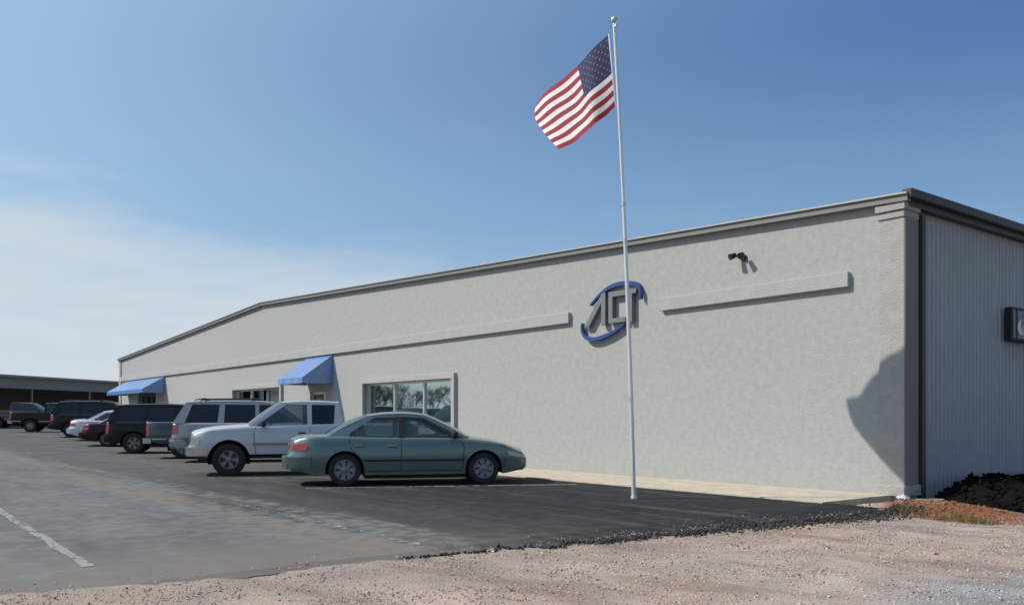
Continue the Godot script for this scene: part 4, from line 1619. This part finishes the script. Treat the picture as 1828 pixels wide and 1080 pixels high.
func flag() -> void:
	# aluminium sectional pole with a gentle lean
	var t := thing("flagpole", "tall slender pale metal flagpole standing on the dark asphalt", "flagpole", Vector3(-2.42, 0.0, 3.63))
	var bend := func(h: float): return Vector3(-0.015 * h - 0.0016 * h * h * 0.9, h, 0.019 * h + 0.0021 * h * h * 0.9)
	var secs := [[0.0, 1.55, 0.036], [1.55, 4.02, 0.033], [4.02, 4.60, 0.030], [4.60, 7.40, 0.026]]
	for s in secs:
		var mb := MB.new()
		var path := []
		var rad := []
		for k in 9:
			var h: float = lerpf(s[0], s[1], k / 8.0)
			path.append(bend.call(h))
			rad.append(s[2] - 0.002 * k / 8.0)
		mb.tube(path, rad, 12)
		part("pole_section", mb, M.alupole, t)
	for h in [1.55, 4.02, 4.60]:
		var mb := MB.new()
		mb.tube([bend.call(h - 0.03), bend.call(h + 0.03)], [0.037, 0.037], 12)
		part("collar", mb, M.alu, t)
	var mb := MB.new()
	mb.tube([Vector3(0, -0.02, 0), Vector3(0, 0.02, 0), Vector3(0, 0.05, 0)], [0.05, 0.05, 0.04], 14)
	part("base_collar", mb, M.alu, t)
	mb = MB.new()
	var top: Vector3 = bend.call(7.40)
	var ball := []
	var br := []
	for k in 9:
		var a := PI * k / 8.0
		ball.append(top + Vector3(0, 0.07 - cos(a) * 0.052, 0))
		br.append(maxf(0.002, sin(a) * 0.052))
	mb.tube(ball, br, 12)
	mb.tube([top, top + Vector3(0, 0.03, 0)], [0.02, 0.016], 8)
	mb.cbox(top + Vector3(0.03, -0.03, 0.0), Vector3(0.06, 0.05, 0.03), 0.006)
	part("finial", mb, M.alu, t)
	mb = MB.new()
	mb.tube([top + Vector3(0.045, -0.05, 0.02), bend.call(4.0) + Vector3(0.06, 0, 0.03), bend.call(1.2) + Vector3(0.045, 0, 0.02)], [0.004, 0.004, 0.004], 5)
	part("halyard", mb, M.white, t)
	# the cloth
	var im := Image.create(1140, 780, false, Image.FORMAT_RGB8)
	var red := lin(0.25, 0.008, 0.02)
	var wht := lin(0.66, 0.63, 0.63)
	var blu := lin(0.008, 0.011, 0.058)
	for k in 13:
		im.fill_rect(Rect2i(0, k * 60, 1140, 60), red if k % 2 == 0 else wht)
	im.fill_rect(Rect2i(0, 0, 470, 420), blu)
	for r in 9:
		var n := 6 if r % 2 == 0 else 5
		for c in n:
			star(im, (39.2 if r % 2 == 0 else 78.4) + c * 78.4, 42.0 + r * 42.0, 16.0, lin(0.14, 0.14, 0.19))
	im.fill_rect(Rect2i(0, 0, 14, 780), lin(0.70, 0.69, 0.66))
	var fm := mat(lin(1, 1, 1), 0.8)
	fm.albedo_texture = ImageTexture.create_from_image(im)
	fm.backlight_enabled = true
	fm.backlight = lin(0.10, 0.10, 0.10)
	fm.texture_repeat = false
	var T := Vector3(-2.665, 7.255, 3.93)
	var B := Vector3(-2.60, 6.13, 3.85)
	var F := Vector3(-4.187, 6.54, 4.20)
	var G := Vector3(-3.20, 5.47, 4.48)
	mb = MB.new()
	var rows := []
	var uvs := []
	for j in 33:
		var q := j / 32.0
		var r := []
		var ru := []
		for i in 61:
			var p := i / 60.0
			var a := T.lerp(F, p)
			var b := B.lerp(G, p)
			var c := a.lerp(b, q)
			var nrm := (F - T).cross(B - T).normalized()
			var amp := 0.05 * smoothstep(0.0, 0.35, p) * (1.0 - 0.55 * p)
			var w := sin(p * 9.0 - q * 2.6 + 0.6) * amp + 0.014 * sin(p * 17.0 + q * 4.0) * smoothstep(0.1, 0.6, p)
			c += nrm * w
			c += Vector3(0, -0.05, 0) * sin(p * PI) * (0.4 + 0.6 * q)
			# the fly end bellies out
			c += ((F - T).normalized() * 0.10 + nrm * 0.02) * sin(PI * pow(q, 0.6)) * smoothstep(0.35, 1.0, p)
			# and its upper corner folds back a little
			c += (T - F).normalized() * 0.09 * smoothstep(0.75, 1.0, p) * smoothstep(0.22, 0.0, q)
			r.append(c)
			ru.append(Vector2(p, q))
		rows.append(r)
		uvs.append(ru)
	mb.grid(rows, uvs)
	single("flag", mb, fm, "striped flag with dark blue starred corner flying from the pole", "flag")

# ------------------------------------------------------------------ loose stone, soil and weeds
func stone_mesh(sd: int, flat: float) -> ArrayMesh:
	var r := RandomNumberGenerator.new()
	r.seed = sd
	var mb := MB.new()
	var g := (1.0 + sqrt(5.0)) / 2.0
	var vs := [Vector3(-1, g, 0), Vector3(1, g, 0), Vector3(-1, -g, 0), Vector3(1, -g, 0), Vector3(0, -1, g), Vector3(0, 1, g), Vector3(0, -1, -g), Vector3(0, 1, -g), Vector3(g, 0, -1), Vector3(g, 0, 1), Vector3(-g, 0, -1), Vector3(-g, 0, 1)]
	for k in 12:
		vs[k] = vs[k].normalized() * r.randf_range(0.7, 1.15) * Vector3(1, flat, 0.85)
	for f in [[0, 11, 5], [0, 5, 1], [0, 1, 7], [0, 7, 10], [0, 10, 11], [1, 5, 9], [5, 11, 4], [11, 10, 2], [10, 7, 6], [7, 1, 8], [3, 9, 4], [3, 4, 2], [3, 2, 6], [3, 6, 8], [3, 8, 9], [4, 9, 5], [2, 4, 11], [6, 2, 10], [8, 6, 7], [9, 8, 1]]:
		mb.fan([vs[f[0]], vs[f[2]], vs[f[1]]])
	return mb.mesh()

func scatter(called: String, label: String, category: String, mesh: Mesh, list: Array, m: Material) -> void:
	var mm := MultiMesh.new()
	mm.transform_format = MultiMesh.TRANSFORM_3D
	mm.use_colors = true
	mm.mesh = mesh
	mm.instance_count = list.size()
	for k in list.size():
		mm.set_instance_transform(k, list[k][0])
		mm.set_instance_color(k, list[k][1])
	var o := MultiMeshInstance3D.new()
	o.name = numbered(called)
	o.multimesh = mm
	o.material_override = m
	add_child(o, true)
	o.set_meta("kind", "stuff")
	o.set_meta("label", label)
	o.set_meta("category", category)

func corner_details() -> void:
	var rng := RandomNumberGenerator.new()
	rng.seed = 2024
	var gn := FastNoiseLite.new()
	gn.seed = 9
	gn.frequency = 0.35
	gn.fractal_octaves = 4
	var vm := mat(Color.WHITE, 0.95)
	vm.vertex_color_use_as_albedo = true
	vm.specular_mode = BaseMaterial3D.SPECULAR_DISABLED
	var stone := stone_mesh(5, 0.6)
	# loose gravel
	var pink := []
	while pink.size() < 90000:
		var x := rng.randf_range(-0.4, 8.5)
		var z := rng.randf_range(1.6, 13.2)
		if x < edge(z) + rng.randf_range(-0.15, 0.25):
			if x < edge(z) - rng.randf_range(0.0, 0.9) * rng.randf() or rng.randf() > 0.25:
				continue
		if gn.get_noise_2d(x * 3.0, z * 3.0) + rng.randf_range(-0.35, 0.5) < 0.0:
			continue
		if Vector2((x - 1.5) / 0.95, (z - 1.75) / 0.8).length() < rng.randf_range(0.6, 1.05):
			continue
		var s := 0.003 + 0.0085 * pow(rng.randf(), 2.6)
		if rng.randf() < 0.005:
			s *= 1.9
		var y := gravel_y(x, z, gn) + s * 0.25
		if x < edge(z):
			y = maxf(y, gy(x) + s * 0.2)
		var b := Basis.from_euler(Vector3(rng.randf() * 6.0, rng.randf() * 6.0, rng.randf() * 0.4)).scaled(Vector3.ONE * s)
		var grey := 1.0 - Vector2((x - 4.75) / 1.25, (z - 6.5) / 1.9).length() + rng.randf_range(-0.5, 0.5) > 0.2
		var k := rng.randf_range(0.55, 1.35)
		var c := (Color(0.38, 0.37, 0.365) if grey or rng.randf() < 0.2 else Color(0.47, 0.365, 0.31)) * k
		if rng.randf() < 0.05:
			c = Color(0.085, 0.055, 0.05)
		c.a = 1.0
		pink.append([Transform3D(b, Vector3(x, y, z)), c])
	scatter("loose_gravel", "loose pink and grey gravel stones strewn over the yard", "gravel", stone, pink, vm)
	# crumbled asphalt along the broken edge
	var crumb := []
	while crumb.size() < 10000:
		var z := rng.randf_range(1.9, 9.4)
		var fall := smoothstep(8.6, 3.0, z)
		if rng.randf() > 0.15 + fall:
			continue
		var x := edge(z) + absf(rng.randfn(0.0, 0.20)) * (0.25 + 0.95 * fall) - 0.05
		var s := 0.004 + 0.020 * pow(rng.randf(), 3.5)
		var y := maxf(gravel_y(x, z, gn), -0.05) + s * 0.5 + 0.03 * fall * exp(-pow((x - edge(z)) / 0.14, 2.0)) * rng.randf()
		var b := Basis.from_euler(Vector3(rng.randf() * 6.0, rng.randf() * 6.0, rng.randf() * 6.0)).scaled(Vector3.ONE * s)
		var k := rng.randf_range(0.02, 0.085)
		crumb.append([Transform3D(b, Vector3(x, y, z)), Color(k, k * 0.97, k * 0.95)])
	scatter("asphalt_crumbs", "black crumbled asphalt along the broken edge of the lot", "asphalt", stone, crumb, vm)
	# black soil heap against the side wall
	var heap := MB.new()
	var rows := []
	for i in 70:
		var z := lerpf(-5.5, 2.1, i / 69.0)
		var r := []
		for j in 70:
			var x := lerpf(0.05, 6.5, j / 69.0)
			r.append(Vector3(x, heap_y(x, z, gn), z))
		rows.append(r)
	heap.grid(rows)
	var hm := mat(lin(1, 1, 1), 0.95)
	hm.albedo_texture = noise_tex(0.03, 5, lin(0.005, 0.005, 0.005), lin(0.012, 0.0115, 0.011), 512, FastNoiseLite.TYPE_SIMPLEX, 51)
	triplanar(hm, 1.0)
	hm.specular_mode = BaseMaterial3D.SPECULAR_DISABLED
	single("soil_heap", heap, hm, "low ragged heap of black soil along the metal side wall", "soil")
	var clods := []
	for k in 5200:
		var x := rng.randf_range(0.15, 5.0)
		var z := rng.randf_range(-2.5, 1.9)
		var hy := heap_y(x, z, gn)
		if hy < -0.02:
			continue
		var s := 0.012 + 0.045 * pow(rng.randf(), 2.2)
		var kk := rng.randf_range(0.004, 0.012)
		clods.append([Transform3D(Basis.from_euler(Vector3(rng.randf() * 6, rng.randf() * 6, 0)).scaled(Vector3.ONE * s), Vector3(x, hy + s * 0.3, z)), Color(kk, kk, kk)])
	scatter("soil_clods", "black clods on the soil heap by the side wall", "soil", stone, clods, vm)
	# red clay lumps
	var clay := []
	for k in 900:
		var x := rng.randfn(1.5, 0.42)
		var z := rng.randfn(1.75, 0.30)
		var s := 0.005 + 0.022 * pow(rng.randf(), 3.0)
		var kk := rng.randf_range(0.7, 1.25)
		clay.append([Transform3D(Basis.from_euler(Vector3(rng.randf() * 6, rng.randf() * 6, 0)).scaled(Vector3.ONE * s), Vector3(x, gravel_y(x, z, gn) + s * 0.3, z)), Color(0.25 * kk, 0.105 * kk, 0.052 * kk)])
	scatter("clay_lumps", "rust red clay lumps in the bank by the building corner", "clay", stone, clay, vm)
	# dry grass between the clay and the lot
	var blade := MB.new()
	blade.grid([[Vector3(-0.003, 0, 0), Vector3(0.003, 0, 0)], [Vector3(-0.0025, 0.05, 0.008), Vector3(0.0025, 0.05, 0.008)], [Vector3(-0.0004, 0.1, 0.03), Vector3(0.0004, 0.1, 0.03)]])
	var grass := []
	for k in 2600:
		var x := rng.randf_range(0.75, 2.4)
		var z := 2.15 + rng.randfn(0.0, 0.16) + 0.25 * (x - 1.2)
		if x < edge(z) + 0.05 or gn.get_noise_2d(x * 8.0, z * 8.0) < -0.05:
			continue
		var s := rng.randf_range(0.3, 1.0)
		var dry := rng.randf()
		var c := Color(0.20, 0.15, 0.07).lerp(Color(0.10, 0.11, 0.035), dry)
		grass.append([Transform3D(Basis.from_euler(Vector3(rng.randfn(0, 0.35), rng.randf() * 6.3, rng.randfn(0, 0.35))).scaled(Vector3.ONE * s), Vector3(x, gravel_y(x, z, gn), z)), c])
	scatter("dry_grass", "thin dry grass between the clay bank and gravel", "grass", blade.mesh(), grass, vm)
	# crumpled white scrap
	var sc := MB.new()
	var rr := []
	for i in 9:
		var r := []
		for j in 9:
			var u := i / 8.0 - 0.5
			var w := j / 8.0 - 0.5
			var h := 0.045 + 0.045 * gn.get_noise_2d(i * 23.0, j * 31.0) + 0.05 * (1.0 - 4.0 * u * u) * (1.0 - 4.0 * w * w)
			r.append(Vector3(0.78 + u * 0.18, gravel_y(0.78, 1.5, gn) + h, 1.5 + w * 0.13))
		rr.append(r)
	sc.grid(rr)
	single("plastic_scrap", sc, mat(lin(0.42, 0.42, 0.41), 0.6), "crumpled white scrap lying at the building corner", "scrap")

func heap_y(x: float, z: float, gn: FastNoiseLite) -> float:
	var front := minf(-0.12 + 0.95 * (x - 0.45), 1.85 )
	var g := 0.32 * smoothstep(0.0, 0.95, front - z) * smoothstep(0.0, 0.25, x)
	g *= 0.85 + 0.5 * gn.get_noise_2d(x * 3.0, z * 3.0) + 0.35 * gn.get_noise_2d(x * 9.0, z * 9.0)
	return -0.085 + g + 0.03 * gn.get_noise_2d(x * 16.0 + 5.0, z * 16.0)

# ------------------------------------------------------------------ trees across the field, mirrored in the windows
func limb(mb: MB, rng: RandomNumberGenerator, a: Vector3, dir: Vector3, L: float, r: float, depth: int) -> void:
	var mid := a + dir * L * 0.5 + Vector3(rng.randfn(0, 0.04), rng.randfn(0, 0.03), rng.randfn(0, 0.04)) * L
	var b := a + dir * L
	mb.tube([a, mid, b], [r, r * 0.85, r * 0.66], 5 if depth > 2 else 3, false)
	if depth == 0:
		return
	var n := 3 if depth > 1 else 4
	for k in n:
		var nd := (dir + Vector3(rng.randfn(0, 0.5), rng.randfn(0.15, 0.3), rng.randfn(0, 0.5))).normalized()
		var f := rng.randf_range(0.55, 1.0)
		limb(mb, rng, a.lerp(b, f), nd, L * rng.randf_range(0.58, 0.78), r * 0.6, depth - 1)

func distant_trees() -> void:
	var rng := RandomNumberGenerator.new()
	rng.seed = 7
	var bark := mat(lin(0.10, 0.085, 0.07), 0.95)
	var protos := []
	for k in 3:
		var tr := MB.new()
		tr.tube([Vector3(0, -0.2, 0), Vector3(0.05, 1.0, 0), Vector3(0, 2.0, 0.05)], [0.20, 0.16, 0.13], 7, false)
		var cr := MB.new()
		for q in 4:
			limb(cr, rng, Vector3(0, 1.2 + q * 0.25, 0), Vector3(rng.randfn(0, 0.5), 1.0, rng.randfn(0, 0.5)).normalized(), 2.1, 0.09, 4)
		protos.append([tr.mesh(), cr.mesh()])
	var nd := MB.new()
	var cone := MB.new()
	cone.tube([Vector3(0, -0.2, 0), Vector3(0, 7.5, 0)], [0.16, 0.02], 7, false)
	for k in 2600:
		var h := rng.randf_range(0.8, 7.6)
		var rad := (1.0 - h / 8.0) * 1.9 * sqrt(rng.randf())
		var g := rng.randf() * TAU
		var p := Vector3(cos(g) * rad, h - rad * 0.25, sin(g) * rad)
		var o := Vector3(cos(g), -0.3, sin(g)) * 0.28
		var sd := Vector3(-sin(g), 0, cos(g)) * 0.07
		nd.fan([p - sd, p + o, p + sd])
	var cm := cone.mesh()
	var nm := nd.mesh()
	var needle := mat(lin(0.035, 0.055, 0.025), 0.9)
	var spots := []
	for k in 34:
		spots.append([-92.0 - k * 3.0 + rng.randf_range(-1.6, 1.6), 58.0 + rng.randf_range(-5, 9), rng.randf_range(0.75, 1.15)])
	for k in spots.size():
		var s: Array = spots[k]
		var pine: bool = k in [1, 3, 9, 22]
		var t := thing("pine_tree" if pine else "bare_tree", "dark green pine in the tree line across the field" if pine else "leafless winter tree in the tree line across the field", "tree", Vector3(s[0], gy(s[0]) - 0.16, s[1]), "tree line across the field")
		t.scale = Vector3.ONE * s[2]
		t.rotation.y = rng.randf() * TAU
		if pine:
			partm("trunk", cm, bark, t)
			partm("crown", nm, needle, t)
		else:
			var pr: Array = protos[k % 3]
			partm("trunk", pr[0], bark, t)
			partm("crown", pr[1], bark, t)
